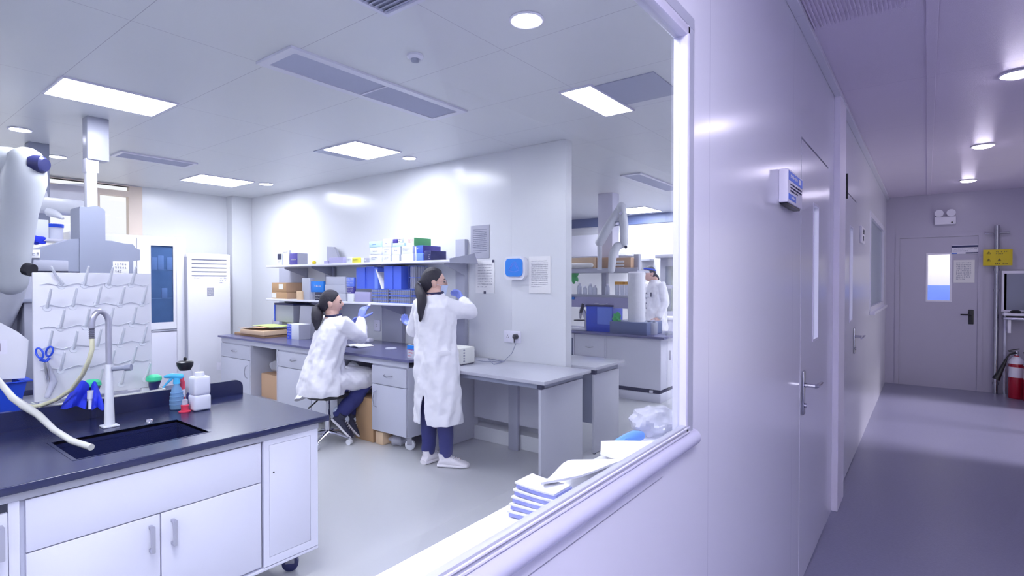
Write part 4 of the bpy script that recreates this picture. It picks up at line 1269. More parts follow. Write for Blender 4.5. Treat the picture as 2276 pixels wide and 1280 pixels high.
def carton(x0, x1, y0, y1, z0, z1, m, label, cat='carton', name='carton', side=None, flaps=False, group=None, letter=None, lcol='paper', seed=1, patch=None):
    t = thing(name, label, cat, ((x0 + x1) / 2, (y0 + y1) / 2, z0), group)
    MB().box(x0, x1, y0, y1, z0, z1, min(0.004, (z1 - z0) * 0.08)).build('body', m, t)
    if side:
        MB().box(x1 - 0.001, x1 + 0.0008, y0 + 0.002, y1 - 0.002, z0 + 0.002, z1 - 0.002).build('side_panel', side, t)
    if patch:
        u0, u1, v0, v1, pm = patch
        MB().box(x0 + (x1 - x0) * u0, x0 + (x1 - x0) * u1, y0 - 0.001, y0 + 0.001, z0 + (z1 - z0) * v0, z0 + (z1 - z0) * v1).build('printed_label', pm, t)
    if letter:
        u0, v0, uw, vh, rows = letter
        glyphs(MB(), (x0 + (x1 - x0) * u0, y0 - 0.0012, z0 + (z1 - z0) * v0), (1, 0, 0), (0, 0, 1), (x1 - x0) * uw, (z1 - z0) * vh, rows, seed).build('lettering', lcol, t)
    if flaps:
        MB().box(x0 + 0.002, x1 - 0.002, (y0 + y1) / 2 - 0.02, (y0 + y1) / 2 + 0.02, z1 - 0.001, z1 + 0.001).build('tape', 'wood', t)
    return t


# floor cartons and the plastic bag
carton(-6.16, -5.70, 3.22, 3.62, 0.14, 0.415, 'cartonside', 'open brown carton standing in the bay of the long bench', flaps=True)
bag = MB()
bag.ell((-5.92, 3.40, 0.50), (0.23, 0.17, 0.085), fn=lambda d, q: q * (1 + 0.13 * math.sin(9 * d.x + 5 * d.y) * math.cos(7 * d.y + 6 * d.z)))
tag(bag.build('plastic_bag', 'bagfilm'), 'white translucent plastic bag lying on the brown carton in the bench bay', 'bag')
carton(-4.30, -4.00 - 0.035, 3.16, 3.55, 0.0, 0.40, 'carton', 'tall brown carton on the floor under the bench, behind the seated person\'s feet', flaps=True)
carton(-4.0, -3.90, 3.16, 3.40, 0.0, 0.115, 'wood', 'small brown carton pushed under the cabinet with castors', flaps=True)
pg = MB().ell((-3.80, 3.27, 0.05), (0.10, 0.09, 0.05), fn=lambda d, q: q * (1 + 0.15 * math.sin(8 * d.x + 6 * d.y)))
tag(pg.build('plastic_bag', 'bagfilm'), 'crumpled plastic bag on the floor under the cabinet with castors', 'bag')
fan = thing('small_fan', 'small pale round fan in the knee space beside the seated person', 'fan', (-4.2, 3.45, 0.56))
fc = S(785, 818, 5.25)
MB().tube([fc + Vector((-0.012, 0.03, 0)), fc, fc + Vector((0.012, -0.03, 0))], [0.05, 0.066, 0.05], 20).build('guard', 'ductwhite', fan)
MB().tube([fc + Vector((0, 0.02, -0.05)), Vector((fc.x, fc.y + 0.05, 0.41))], 0.010, 8).build('stem', 'ductwhite', fan)
MB().box(fc.x - 0.06, fc.x + 0.06, fc.y - 0.01, fc.y + 0.11, 0.40, 0.415, 0.005).build('foot', 'ductwhite', fan)

# ------------------------------------------------------------------ wall shelves over the long bench
su = thing('wall_shelving', 'white two-tier wall shelving with grey uprights above the long bench', 'shelving', (-5.1, 3.9, ZR))
ZU, ZL, YS = 1.685, 1.262, 3.60
MB().box(-6.75, -3.47, YS, BY - 0.001, ZU - 0.024, ZU, 0.004).build('upper_shelf', 'white2', su)
MB().box(-6.76, -3.55, YS, BY - 0.001, ZL - 0.024, ZL, 0.004).build('lower_shelf', 'white2', su)
for x0, x1, zt in ((-7.03, -6.40, ZU - 0.025), (-5.95, -5.78, ZU - 0.025), (-4.86, -4.52, ZU - 0.025), (-3.725, -3.60, 1.90)):
    MB().box(x0, x1, BY - 0.05, BY - 0.002, ZR, zt, 0.003).build('upright', 'grey', su)
for x in (-6.40, -5.80, -4.52, -3.60):
    for zz in (ZU, ZL):
        MB().prism([(BY - 0.05, zz - 0.026), (YS + 0.05, zz - 0.026), (YS + 0.05, zz - 0.045), (BY - 0.05, zz - 0.14)], 'x', x - 0.004, x).build('bracket', 'grey', su)
ep = [at(731, 583, 'y', 3.93), at(731, 548, 'y', 3.93), at(746, 549, 'y', 3.93), at(751, 556, 'y', 3.93), at(760, 583, 'y', 3.93)]
MB().prism([(p.x, max(p.z, ZU + 0.001)) for p in ep], 'y', 3.90, 3.93).build('end_plate', 'grey', su)
MB().prism([(BY - 0.01, ZU - 0.03), (YS - 0.02, ZU - 0.03), (YS - 0.02, ZU + 0.01), (BY - 0.06, ZU + 0.07)], 'x', -3.47, -3.462).build('end_plate', 'grey', su)

SHELF = {'u': ZU, 'l': ZL, 'b': ZR}


def px_carton(xl, xc, xr, yt, yb, Y, on, m, label, **k):
    """carton seen from its right: front face spans xl..xc, its side xc..xr"""
    a = at(xl, yb, 'y', Y); b = at(xc, yb, 'y', Y)
    z0 = SHELF[on] if isinstance(on, str) else on
    z1 = z0 + (at(xc, yt, 'y', Y).z - b.z)
    x1 = b.x
    y1 = at(xr, yb, 'x', x1).y if xr > xc else Y + 0.12
    y1 = min(max(y1, Y + 0.03), BY - 0.055)
    carton(a.x, x1, Y, y1, z0, z1, m, label, **k)
    return z1


GU = 'cartons on the upper wall shelf'
Y1 = 3.64
px_carton(616, 626.5, 627, 561, 587.5, Y1 - 0.01, 'u', 'whitecard', 'small white carton with a dark framed picture, leftmost on the upper shelf', group=GU, patch=(0.08, 0.95, 0.48, 0.97, 'inkdark'), letter=(0.2, 0.45, 0.6, 0.3, 2), lcol='ink', seed=41)
px_carton(627.5, 643, 645, 554, 587.5, Y1 + 0.005, 'u', 'whitecard', 'tall white carton beside the purple one at the left of the upper shelf', group=GU, letter=(0.15, 0.93, 0.7, 0.1, 1), lcol='ink', seed=42)
px_carton(644.5, 661, 684, 562, 588, Y1 - 0.01, 'u', 'purple', 'purple carton with a grey side and white lettering on the upper shelf', group=GU, side='greycard', letter=(0.12, 0.55, 0.75, 0.2, 1), seed=43)
yb_ = at(698, 586, 'y', 3.66)
tag(MB().ell((yb_.x, 3.66, ZU + 0.022), (0.024, 0.024, 0.022)).build('yellow_ball', 'yellow'), 'small yellow ball on the upper shelf right of the purple carton', 'ball')
px_carton(720, 728, 729, 577, 584, 3.66, 'u', 'lilac', 'tiny lilac block on the upper shelf between the yellow ball and the flat lavender carton', group=GU)
px_carton(731, 762, 770, 569, 583, 3.66, 'u', 'lilac', 'flat lavender carton in front of the grey bracket plate on the upper shelf', group=GU)
px_carton(770.5, 780, 782, 569, 582, 3.66, 'u', 'whitecard', 'small white carton touching the lavender one on the upper shelf', group=GU, letter=(0.1, 0.7, 0.8, 0.4, 2), lcol='ink', seed=44)
px_carton(782.5, 798, 802, 570, 582, 3.65, 'u', 'lemon', 'flat lemon yellow carton on the upper shelf', group=GU, letter=(0.1, 0.7, 0.7, 0.4, 2), lcol='inkdark', seed=45)
px_carton(802.5, 806, 808, 570, 581, 3.67, 'u', 'whitecard', 'thin white carton right of the lemon yellow one on the upper shelf', group=GU)
px_carton(808.5, 817, 820, 570, 580.5, 3.66, 'u', 'greycard', 'small grey blue carton at the foot of the white carton stack', group=GU, letter=(0.1, 0.8, 0.7, 0.5, 1), lcol='paper', seed=46)
z1 = px_carton(821, 847, 850, 563, 580, 3.64, 'u', 'whitecard', 'bottom white carton of the leftmost column of the stack on the upper shelf', group=GU, letter=(0.15, 0.7, 0.6, 0.4, 2), lcol='ink', seed=47)
z2 = px_carton(823, 847, 850, 546, 562.5, 3.64, z1, 'whitecard', 'middle white carton of the leftmost column of the stack on the upper shelf', group=GU, letter=(0.2, 0.6, 0.5, 0.25, 1), lcol='ink', seed=48)
px_carton(820.5, 845, 849, 532, 545.5, 3.64, z2, 'palecyan', 'pale cyan carton on top of the leftmost column of the stack', group=GU, letter=(0.3, 0.7, 0.4, 0.4, 1), lcol='signblue', seed=49)
z1 = px_carton(851, 867, 870, 565, 580, 3.64, 'u', 'whitecard', 'bottom white carton of the second column of the stack on the upper shelf', group=GU, letter=(0.2, 0.7, 0.6, 0.4, 2), lcol='ink', seed=50)
z2 = px_carton(850.5, 868, 871, 546, 564, 3.64, z1, 'whitecard', 'middle white carton of the second column, marked with a grey sign', group=GU, letter=(0.25, 0.8, 0.5, 0.5, 2), lcol='ink', seed=51)
px_carton(851, 869, 872, 527, 545.5, 3.64, z2, 'whitecard', 'white carton on top of the second column of the stack', group=GU, letter=(0.3, 0.6, 0.5, 0.3, 1), lcol='ink', seed=52)
z1 = px_carton(871, 887, 890, 565, 580, 3.65, 'u', 'whitecard', 'bottom white carton of the third column of the stack on the upper shelf', group=GU)
z2 = px_carton(872, 889, 892, 546, 564, 3.65, z1, 'whitecard', 'middle white carton of the third column of the stack', group=GU, letter=(0.3, 0.7, 0.4, 0.3, 1), lcol='ink', seed=53)
z3 = px_carton(872.5, 898, 903, 537, 545.5, 3.65, z2, 'palecyan', 'flat pale cyan carton on the third column of the stack', group=GU)
px_carton(873, 882, 884, 528, 537, 3.65, z3, 'purple', 'small purple carton on the third column of the stack', group=GU)
px_carton(884.5, 893, 896, 526, 537, 3.65, z3, 'whitecard', 'small white carton with black marks on the third column of the stack', group=GU, letter=(0.1, 0.85, 0.8, 0.7, 2), lcol='inkdark', seed=54)
z1 = px_carton(892.5, 918, 924, 563, 580, 3.64, 'u', 'whitecard', 'bottom white carton of the fourth column, left of the pale blue one', group=GU)
z2 = px_carton(893, 917, 923, 545, 562.5, 3.64, z1, 'whitecard', 'middle white carton of the fourth column, below the green carton', group=GU, letter=(0.1, 0.8, 0.7, 0.5, 3), lcol='ink', seed=55)
px_carton(904, 920, 958, 526, 544.5, 3.66, z2, 'whitecard', 'green-sided carton with a white front on top of the stack', group=GU, side='boxgreen', letter=(0.2, 0.85, 0.7, 0.5, 3), lcol='red', seed=56)
z1 = px_carton(925, 940, 958, 563, 580, 3.66, 'u', 'folder2', 'pale blue carton behind the navy one at the right of the stack', group=GU)
px_carton(925, 940, 980, 544, 562, 3.68, z1, 'folder', 'blue carton with white lettering above the navy one', group=GU, side='purple', letter=(0.15, 0.85, 0.5, 0.45, 1), seed=57)
px_carton(943, 958, 992, 557, 579, 3.62, 'u', 'navy', 'navy carton with small white lettering at the right end of the upper shelf', group=GU, letter=(0.7, 0.65, 0.2, 0.55, 3), seed=58)

GL = 'boxes on the lower wall shelf'
Y2 = 3.65
z1 = px_carton(603.5, 637.5, 660, 646, 661, Y2, 'l', 'carton', 'lower brown carton of the two at the left of the lower shelf', group=GL, side='cartonside', patch=(0.02, 0.32, 0.15, 0.85, 'cream'))
px_carton(604, 636, 671, 624, 645.5, Y2, z1, 'carton', 'upper brown carton with a pale label at the left of the lower shelf', group=GL, side='cartonside', patch=(0.5, 0.8, 0.3, 0.85, 'cream'))
px_carton(659, 671, 673, 644, 663, Y2 - 0.02, 'l', 'wood', 'small tan carton between the brown cartons and the clear box', group=GL)
px_carton(671.5, 688, 700, 614, 663, Y2, 'l', 'clearplastic', 'clear plastic box full of white things, left of the sky blue carton', group=GL, cat='box', name='clear_box')
z1 = px_carton(700, 717, 719, 646, 664, Y2, 'l', 'inkdark', 'dark carton with a white photo label under the sky blue carton', group=GL, letter=(0.1, 0.7, 0.8, 0.6, 2), seed=61)
px_carton(689, 719, 721, 621, 645.5, Y2 + 0.02, z1, 'brightblue', 'sky blue carton with white lettering on the lower shelf', group=GL, letter=(0.35, 0.75, 0.5, 0.35, 1), seed=62)
z1 = px_carton(722, 767, 772, 651, 668, Y2, 'l', 'clearplastic', 'bottom clear box of the stack behind the seated person\'s head', group=GL, cat='box', name='clear_box')
z1 = px_carton(722, 767, 772, 631, 650.5, Y2, z1, 'clearplastic', 'middle clear box of the stack behind the seated person\'s head', group=GL, cat='box', name='clear_box')
px_carton(724, 766, 770, 612, 630.5, Y2, z1, 'clearplastic', 'top clear box of the stack behind the seated person\'s head', group=GL, cat='box', name='clear_box')
z1 = px_carton(772, 786, 788, 650, 668, Y2, 'l', 'whitecard', 'white carton under the pile of printed sheets on the lower shelf', group=GL)
z1 = px_carton(771, 786, 789, 634, 649.5, Y2, z1, 'purple', 'lower bundle of printed sheets beside the clear boxes', group=GL, cat='papers', name='paper_bundle', letter=(0.0, 1.0, 1.0, 1.0, 4), seed=63)
px_carton(770, 786, 789, 613, 633.5, Y2, z1, 'folder2', 'upper bundle of printed sheets beside the clear boxes', group=GL, cat='papers', name='paper_bundle', letter=(0.0, 0.95, 1.0, 0.9, 4), seed=64)
z1 = px_carton(788, 822, 826, 647, 670, Y2 - 0.02, 'l', 'lilac', 'lavender carton below the left end of the blue folders', group=GL)
GR = 'wire tube racks on the lower wall shelf'
zr = ZL


def tube_rack(x0, x1, y0, y1, z0, z1, label):
    t = thing('tube_rack', label, 'rack', ((x0 + x1) / 2, (y0 + y1) / 2, z0), GR)
    w = MB()
    for z in (z0 + 0.004, (z0 + z1) / 2, z1 - 0.004):
        w.slab('z', z - 0.003, z + 0.003, (x0, x1), (y0, y1), [(x0 + 0.006, x1 - 0.006, y0 + 0.006, y1 - 0.006)])
    w.build('frame', 'folder2', t, flat=True)
    w = MB()
    n = max(3, int((x1 - x0) / 0.03))
    for k in range(n + 1):
        x = x0 + (x1 - x0) * k / n
        w.box(x - 0.0022, x + 0.0022, y0, y0 + 0.004, z0, z1)
    n = max(3, int((y1 - y0) / 0.03))
    for k in range(n + 1):
        y = y0 + (y1 - y0) * k / n
        w.box(x1 - 0.004, x1, y - 0.0022, y + 0.0022, z0, z1)
    w.build('wire', 'steel', t, flat=True)
    MB().box(x0 + 0.01, x1 - 0.01, y0 + 0.012, y1 - 0.01, z0 + 0.008, z1 - 0.012).build('tubes', 'clearplastic', t)


ra = at(826, 670, 'y', 3.63).x; rb = at(864, 672, 'y', 3.63).x; rc = at(912, 673, 'y', 3.63).x
tube_rack(ra, rb - 0.01, 3.63, 3.86, ZL, ZL + 0.075, 'lower left wire tube rack under the blue folders')
tube_rack(ra, rb - 0.01, 3.63, 3.86, ZL + 0.077, ZL + 0.14, 'upper left wire tube rack under the blue folders')
tube_rack(rb, rc, 3.63, 3.86, ZL, ZL + 0.075, 'lower right wire tube rack under the blue folders')
tube_rack(rb, rc, 3.63, 3.86, ZL + 0.077, ZL + 0.14, 'upper right wire tube rack under the blue folders')
tube_rack(rc - 0.10, rc, 3.70, 3.86, ZL + 0.142, ZL + 0.38, 'tall wire tube rack at the right end of the blue folders')
zf = ZL + 0.143
GF = 'blue folders standing on the lower shelf'
fa = at(792, 645, 'y', 3.64).x; fb = at(896, 645, 'y', 3.64).x
wd = fb - fa


def folder(u0, u1, y0, h, m, label, lean=0.0, spine=True):
    x0, x1 = fa + wd * u0, fa + wd * u1
    t = thing('folder', label, 'folder', ((x0 + x1) / 2, y0 + 0.1, zf), GF)
    pr = [(x0 + lean, zf + h), (x1 + lean, zf + h), (x1, zf), (x0, zf)]
    MB().prism(pr, 'y', y0, y0 + 0.20).build('cover', m, t)
    pr2 = [(x0 + 0.006 + lean, zf + h - 0.006), (x1 - 0.006 + lean, zf + h - 0.006), (x1 - 0.006, zf + 0.004), (x0 + 0.006, zf + 0.004)]
    MB().prism(pr2, 'y', y0 + 0.15, y0 + 0.205).build('pages', 'paper', t)
    return t


folder(0.0, 0.20, 3.64, 0.23, 'folder', 'leftmost upright blue folder on the lower shelf')
folder(0.205, 0.39, 3.65, 0.235, 'folder', 'second upright blue folder from the left on the lower shelf')
folder(0.40, 0.47, 3.645, 0.225, 'folder2', 'pale blue folder standing left of the leaning white one')
folder(0.56, 0.585, 3.64, 0.205, 'paper', 'white folder leaning between the blue ones', lean=-0.10)
folder(0.62, 0.80, 3.635, 0.235, 'folder', 'blue folder right of the leaning white one')
folder(0.805, 0.96, 3.64, 0.23, 'folder', 'rightmost upright blue folder beside the tall wire rack')
nb = at(863, 602, 'y', 3.80); nb2 = at(881, 594, 'y', 3.80)
MBn = MB().box(nb.x, nb2.x, 3.86, 3.92, ZL, nb2.z, 0.004)
tag(MBn.build('box_file', 'navy'), 'navy box file showing above the blue folders, close to the wall', 'box file')

# things standing on the long bench
tyl = at(512, 738, 'z', ZR); tyr = at(597, 737, 'z', ZR)
wtr = thing('wooden_tray', 'wooden tray of boards and papers at the left end of the long bench', 'tray', (-6.6, 3.55, ZR))
MB().box(-6.93, -6.18, 3.28, 3.66, ZR, ZR + 0.03, 0.003).build('tray', 'carton', wtr)
MB().box(-6.72, -6.16, 3.25, 3.60, ZR + 0.031, ZR + 0.085, 0.004).build('board_stack', 'wood', wtr)
MB().sheet([[(-6.80 + 0.14 * j, 3.26 + 0.1 * i, ZR + 0.09 + (0.012 * j if j < 2 else 0.026) + 0.004 * math.sin(i)) for j in range(5)] for i in range(4)], 0.003).build('paper', 'cartonside', wtr)
MB().sheet([[(-6.62 + 0.11 * j, 3.34 + 0.1 * i, ZR + 0.126 + 0.004 * math.sin(j + i)) for j in range(5)] for i in range(4)], 0.002).build('green_sheet', mat('pale green paper', 'C9D98C', 0.7), wtr)
bg = MB()
c = at(611, 733, 'z', ZR)
bg.ell((c.x, c.y + 0.03, ZR + 0.09), (0.085, 0.05, 0.09), fn=lambda d, q: q * (1 + 0.18 * math.sin(7 * d.x + 9 * d.z) * math.cos(6 * d.y)))
tag(bg.build('plastic_bag', 'bagfilm'), 'crumpled white plastic bag on the long bench beside the grey dispenser', 'bag')
gd = thing('grey_dispenser', 'grey box dispenser with a navy rim on a stand, on the long bench', 'dispenser', (-5.9, 3.7, ZR))
a = at(611, 714, 'y', 3.66); b = at(652, 714, 'y', 3.66); zt = at(640, 676, 'y', 3.66).z
MB().box(a.x, b.x, 3.66, 3.88, a.z, zt - 0.012, 0.006).build('body', 'grey', gd)
MB().box(a.x - 0.006, b.x + 0.004, 3.654, 3.886, zt - 0.014, zt + 0.01, 0.004).build('rim', 'navy', gd)
MB().box(a.x - 0.004, a.x + 0.012, 3.652, 3.70, a.z, zt - 0.015, 0.002).build('edge_strip', 'blue', gd)
MB().box(a.x + 0.10, b.x - 0.12, 3.70, 3.84, ZR, a.z + 0.001, 0.003).build('stand', 'greycard', gd)
px_carton(638, 664, 690, 708, 742, 3.42, 'b', 'whitecard', 'white carton with a blue lettered strip on the long bench left of the seated person', name='carton', side='greycard', patch=(0.0, 0.38, 0.0, 0.98, 'blue'), letter=(0.06, 0.95, 0.3, 0.9, 5), seed=71)
gt = MB()
a = at(662, 708, 'y', 3.62); b = at(690, 708, 'y', 3.62); zt = at(676, 680, 'y', 3.62).z
gt.prism([(a.x, ZR), (b.x + 0.02, ZR), (b.x + 0.02, zt), (a.x + 0.06, zt)], 'y', 3.62, 3.70)
tag(gt.build('magazine_file', 'greycard'), 'grey slant-sided file box behind the lettered white carton', 'file box')
bkt = thing('open_book', 'open white notebook on the long bench in front of the seated person', 'notebook', (-4.35, 3.3, ZR))
bc_ = at(800, 770, 'z', ZR)
for k, sgn in enumerate((-1, 1)):
    g = [[(bc_.x - 0.02 + sgn * 0.13 * j / 5, bc_.y - 0.10 + 0.19 * i / 3, ZR + 0.004 + 0.014 * math.sin(math.pi * min(1, j / 5 * 0.9 + 0.1))) for j in range(6)] for i in range(4)]
    MB().sheet(g, 0.006).build('page_block', 'paper', bkt)
w1 = at(819, 763, 'z', ZR)
cb = MB().box(w1.x - 0.03, w1.x + 0.035, w1.y - 0.02, w1.y + 0.04, ZR + 0.022, ZR + 0.055, 0.003)
tag(cb.build('sample_block', 'white2'), 'small white sample block beside the open notebook', 'block')
dsh = at(869, 776, 'z', ZR)
dd_ = MB().lathe([(0.052, 0), (0.056, 0.002), (0.056, 0.012), (0.05, 0.013)], dsh, 30)
tag(dd_.build('petri_dish', 'clearplastic'), 'shallow round dish on the long bench between the two people', 'dish')
px_carton(905, 921, 926, 757, 787, 3.20, 'b', 'whitecard', 'blue and pink lettered carton on the bench end, just left of the standing person', patch=(0.0, 1.0, 0.62, 0.98, 'brightblue'), letter=(0.12, 0.75, 0.8, 0.65, 3), lcol='pink', seed=72)


def socket(px0, px1, py0, py1, label, gang=1, m='signwhite'):
    a, b = at(px0, py1, 'y', BY), at(px1, py0, 'y', BY)
    Yw = BY - (0.026 if a.x > -3.2 else 0.0)
    t = thing('wall_socket', label, 'socket', ((a.x + b.x) / 2, Yw, a.z))
    MB().box(a.x, b.x, Yw - 0.012, Yw - 0.0005, a.z, b.z, 0.004).build('plate', m, t)
    s_ = MB()
    w = (b.x - a.x) / gang
    for g in range(gang):
        cx = a.x + w * (g + 0.5); cz = (a.z + b.z) / 2
        s_.box(cx - 0.012, cx - 0.006, Yw - 0.0128, Yw - 0.011, cz - 0.012, cz - 0.002)
        s_.box(cx + 0.006, cx + 0.012, Yw - 0.0128, Yw - 0.011, cz - 0.012, cz - 0.002)
        s_.box(cx - 0.003, cx + 0.003, Yw - 0.0128, Yw - 0.011, cz + 0.008, cz + 0.016)
    s_.build('pin_hole', 'gap', t)
    return t


socket(832, 846, 711, 735, 'single wall socket on the shelf wall between the two people')
ws = socket(1125, 1162, 736, 759, 'double white wall socket with a black plug above the grey table', 2)

# ------------------------------------------------------------------ grey tables at the end of the shelf wall
ZT = 0.755


def table(x0, x1, y0, y1, label, legs_x):
    t = thing('table', label, 'table', ((x0 + x1) / 2, (y0 + y1) / 2, 0), 'grey laminate tables around the free wall end')
    MB().box(x0, x1, y0, y1, ZT - 0.026, ZT, 0.003).build('tabletop', 'tablegrey', t)
    MB().box(x0 + 0.05, x1 - 0.06, y0 + 0.04, y0 + 0.065, ZT - 0.066, ZT - 0.026, 0.002).build('rail', 'midgrey', t)
    MB().box(x0 + 0.05, x1 - 0.06, y1 - 0.065, y1 - 0.04, ZT - 0.066, ZT - 0.026, 0.002).build('rail', 'midgrey', t)
    for x in legs_x:
        MB().box(x - 0.012, x + 0.012, y0 + 0.03, y1 - 0.06, 0.008, ZT - 0.07, 0.003).build('leg_panel', 'tablegrey', t)
        MB().box(x - 0.03, x + 0.0135, y0 + 0.035, y0 + 0.075, ZT - 0.068, ZT - 0.026, 0.002).build('corner_bracket', 'inkdark', t)
        MB().box(x - 0.012, x + 0.0, y0 + 0.075, y1 - 0.06, ZT - 0.066, ZT - 0.026).build('cross_rail', 'midgrey', t)
        for y in (y0 + 0.05, y1 - 0.08):
            MB().cyl((x, y, 0), (x, y, 0.009), 0.012, None, 12).build('foot', 'inkdark', t)
    return t


t1 = table(-3.46, -2.20, 3.25, 3.945, 'grey table in front of the free end of the shelf wall, holding a cream device', (-3.40, -2.26))
MB().box(-3.36, -2.28, 3.80, 3.812, 0.22, ZT - 0.07).build('back_panel', 'tablegrey', t1)
MB().box(-2.93, -2.83, 3.765, 3.80, 0.0, ZT - 0.03, 0.003).build('centre_post', 'grey', t1)
t2 = table(-3.3, -2.225, 4.065, 4.62, 'grey table behind the free end of the shelf wall, its end panel facing the window', (-3.24, -2.265))
MB().box(-3.22, -2.29, 4.14, 4.152, 0.25, ZT - 0.07).build('back_panel', 'midgrey', t2)
dv = thing('cream_device', 'cream box-shaped device with front knobs on the grey table', 'device', (-3.1, 3.5, ZT))
a = at(1025, 813, 'z', ZT); b = at(1056, 809, 'z', ZT)
x1 = a.x; yb2 = at(1056, 809, 'x', x1).y
hz = at(1025, 774, 'x', x1).z
MB().box(x1 - 0.26, x1, a.y, yb2, ZT + 0.008, hz, 0.012, 3).build('housing', 'cream', dv)
MB().box(x1 - 0.24, x1 - 0.01, a.y + 0.01, yb2 - 0.01, ZT, ZT + 0.009).build('foot', 'gap', dv)
kn = MB()
for k in range(5):
    y = a.y + 0.035
    kn.cyl((x1 - 0.001, y, ZT + 0.035 + 0.024 * k), (x1 + 0.008, y, ZT + 0.035 + 0.024 * k), 0.007, None, 12)
kn.build('knob', 'midgrey', dv)
pl_ = thing('power_plug', 'black plug in the wall socket above the grey table', 'plug', tuple(at(1148, 748, 'y', BY - 0.04)))
pc = at(1148, 748, 'y', BY - 0.04)
MB().tube([pc, pc + Vector((0, -0.03, 0)), pc + Vector((0, -0.04, -0.01))], [0.024, 0.024, 0.015], 14).build('body', 'black', pl_)
MB().tube([pc + Vector((0, -0.03, -0.015)), pc + Vector((0, -0.032, -0.055))], [0.009, 0.006], 10).build('strain_relief', 'black', pl_)
q = pc + Vector((0, -0.032, -0.05))
zt_ = ZT + 0.004
p1, p2, p3 = at(1120, 803, 'z', zt_), at(1085, 797, 'z', zt_), at(1075, 803, 'z', zt_)
cab_ = MB().tube([q, at(1146, 765, 'y', 3.88), at(1138, 785, 'y', 3.86), p1, p2, at(1098, 810, 'z', zt_), p1 + Vector((0.02, -0.03, 0.004)), p3, at(1058, 800, 'z', zt_)], 0.0035, 8)
tag(cab_.build('power_cable', 'ink'), 'thin grey power cable looping from the wall socket across the grey table', 'cable')


def poster(px0, px1, py0, py1, label, seed, rows, cover=None):
    a, b = at(px0, py1, 'y', BY), at(px1, py0, 'y', BY)
    Yw = BY - 0.002 - (0.026 if a.x > -3.06 else 0.0)
    t = thing('notice', label, 'notice', ((a.x + b.x) / 2, Yw, a.z), 'paper notices on the shelf wall')
    MB().box(a.x, b.x, Yw - 0.003, Yw + 0.001, a.z, b.z).build('sheet', cover or 'paper', t)
    w, h = b.x - a.x, b.z - a.z
    glyphs(MB(), (a.x + w * 0.12, Yw - 0.0032, b.z - h * 0.10), (1, 0, 0), (0, 0, 1), w * 0.76, h * 0.75, rows, seed, lead=0.4).build('lettering', 'ink', t)
    return t, a, b, Yw


poster(1047, 1088, 499, 575, 'grey-tinted text sheet, the upper of the two notices above the table', 81, 13, 'greycard')
t, a, b, Yw = poster(1058, 1100, 578, 651, 'white notice held by red and dark magnets, left of the blue wall unit', 82, 9)
for (u, v, m) in ((0.06, 0.97, 'red'), (0.94, 0.97, 'inkdark'), (0.5, 0.02, 'inkdark')):
    MB().box(a.x + (b.x - a.x) * u - 0.012, a.x + (b.x - a.x) * u + 0.012, Yw - 0.01, Yw - 0.003, a.z + (b.z - a.z) * v - 0.012, a.z + (b.z - a.z) * v + 0.012, 0.002).build('magnet', m, t)
poster(1180, 1228, 569, 651, 'white text sheet on the pier, right of the blue wall unit', 83, 14)
wu = thing('wall_unit', 'white rounded wall unit with a sky blue front, above the wall socket', 'wall unit', (-3.02, BY, 1.5))
a, b = at(1121, 622, 'y', BY - 0.07), at(1167, 569, 'y', BY - 0.07)


def rrect(x0, x1, z0, z1, r, n=5):
    o = []
    for cx, cz, a0 in ((x1 - r, z1 - r, 0), (x0 + r, z1 - r, 90), (x0 + r, z0 + r, 180), (x1 - r, z0 + r, 270)):
        for k in range(n + 1):
            t = math.radians(a0 + 90 * k / n)
            o.append((cx + r * math.cos(t), cz + r * math.sin(t)))
    return o


MB().prism(rrect(a.x, b.x, a.z, b.z, 0.05), 'y', BY - 0.026, BY - 0.075).build('housing', 'white2', wu)
MB().prism(rrect(a.x + 0.02, b.x - 0.022, a.z + 0.03, b.z - 0.02, 0.04), 'y', BY - 0.075, BY - 0.082).build('front', 'brightblue', wu)
cx, cz = (a.x + b.x) / 2, (a.z + b.z) / 2 + 0.01
lg = MB()
for s_ in (1.0, 0.6):
    lg.tube([(cx - 0.06 * s_, BY - 0.083, cz - 0.03 * s_), (cx - 0.02 * s_, BY - 0.083, cz + 0.03 * s_), (cx + 0.015, BY - 0.083, cz + 0.05 * s_), (cx + 0.045 * s_, BY - 0.083, cz), (cx + 0.06 * s_, BY - 0.083, cz - 0.03 * s_)], 0.0022, 6)
lg.tube([(cx - 0.06, BY - 0.083, cz - 0.03), (cx, BY - 0.083, cz - 0.045), (cx + 0.06, BY - 0.083, cz - 0.03)], 0.0022, 6)
lg.build('emblem', 'folder2', wu)

# ------------------------------------------------------------------ things on the inner sill board
ZS = 1.06


def flat_sheet(corners, z, th, label, name='paper_sheets', group='loose white papers on the inner sill', curl=0.0):
    zz = z if isinstance(z, (list, tuple)) else [z] * 4
    P = [at(x, y, 'z', q_) for (x, y), q_ in zip(corners, zz)]
    g = []
    for i in range(5):
        a = i / 4
        row = []
        for j in range(6):
            b = j / 5
            p = (P[0] * (1 - b) + P[1] * b) * (1 - a) + (P[3] * (1 - b) + P[2] * b) * a
            row.append(p + Vector((0, 0, curl * (1 - b) ** 2 + 0.0015 * math.sin(3 * a + 5 * b))))
        g.append(row)
    o = MB().sheet(g, th).build(name, 'paper')
    return tag(o, label, 'papers', group)


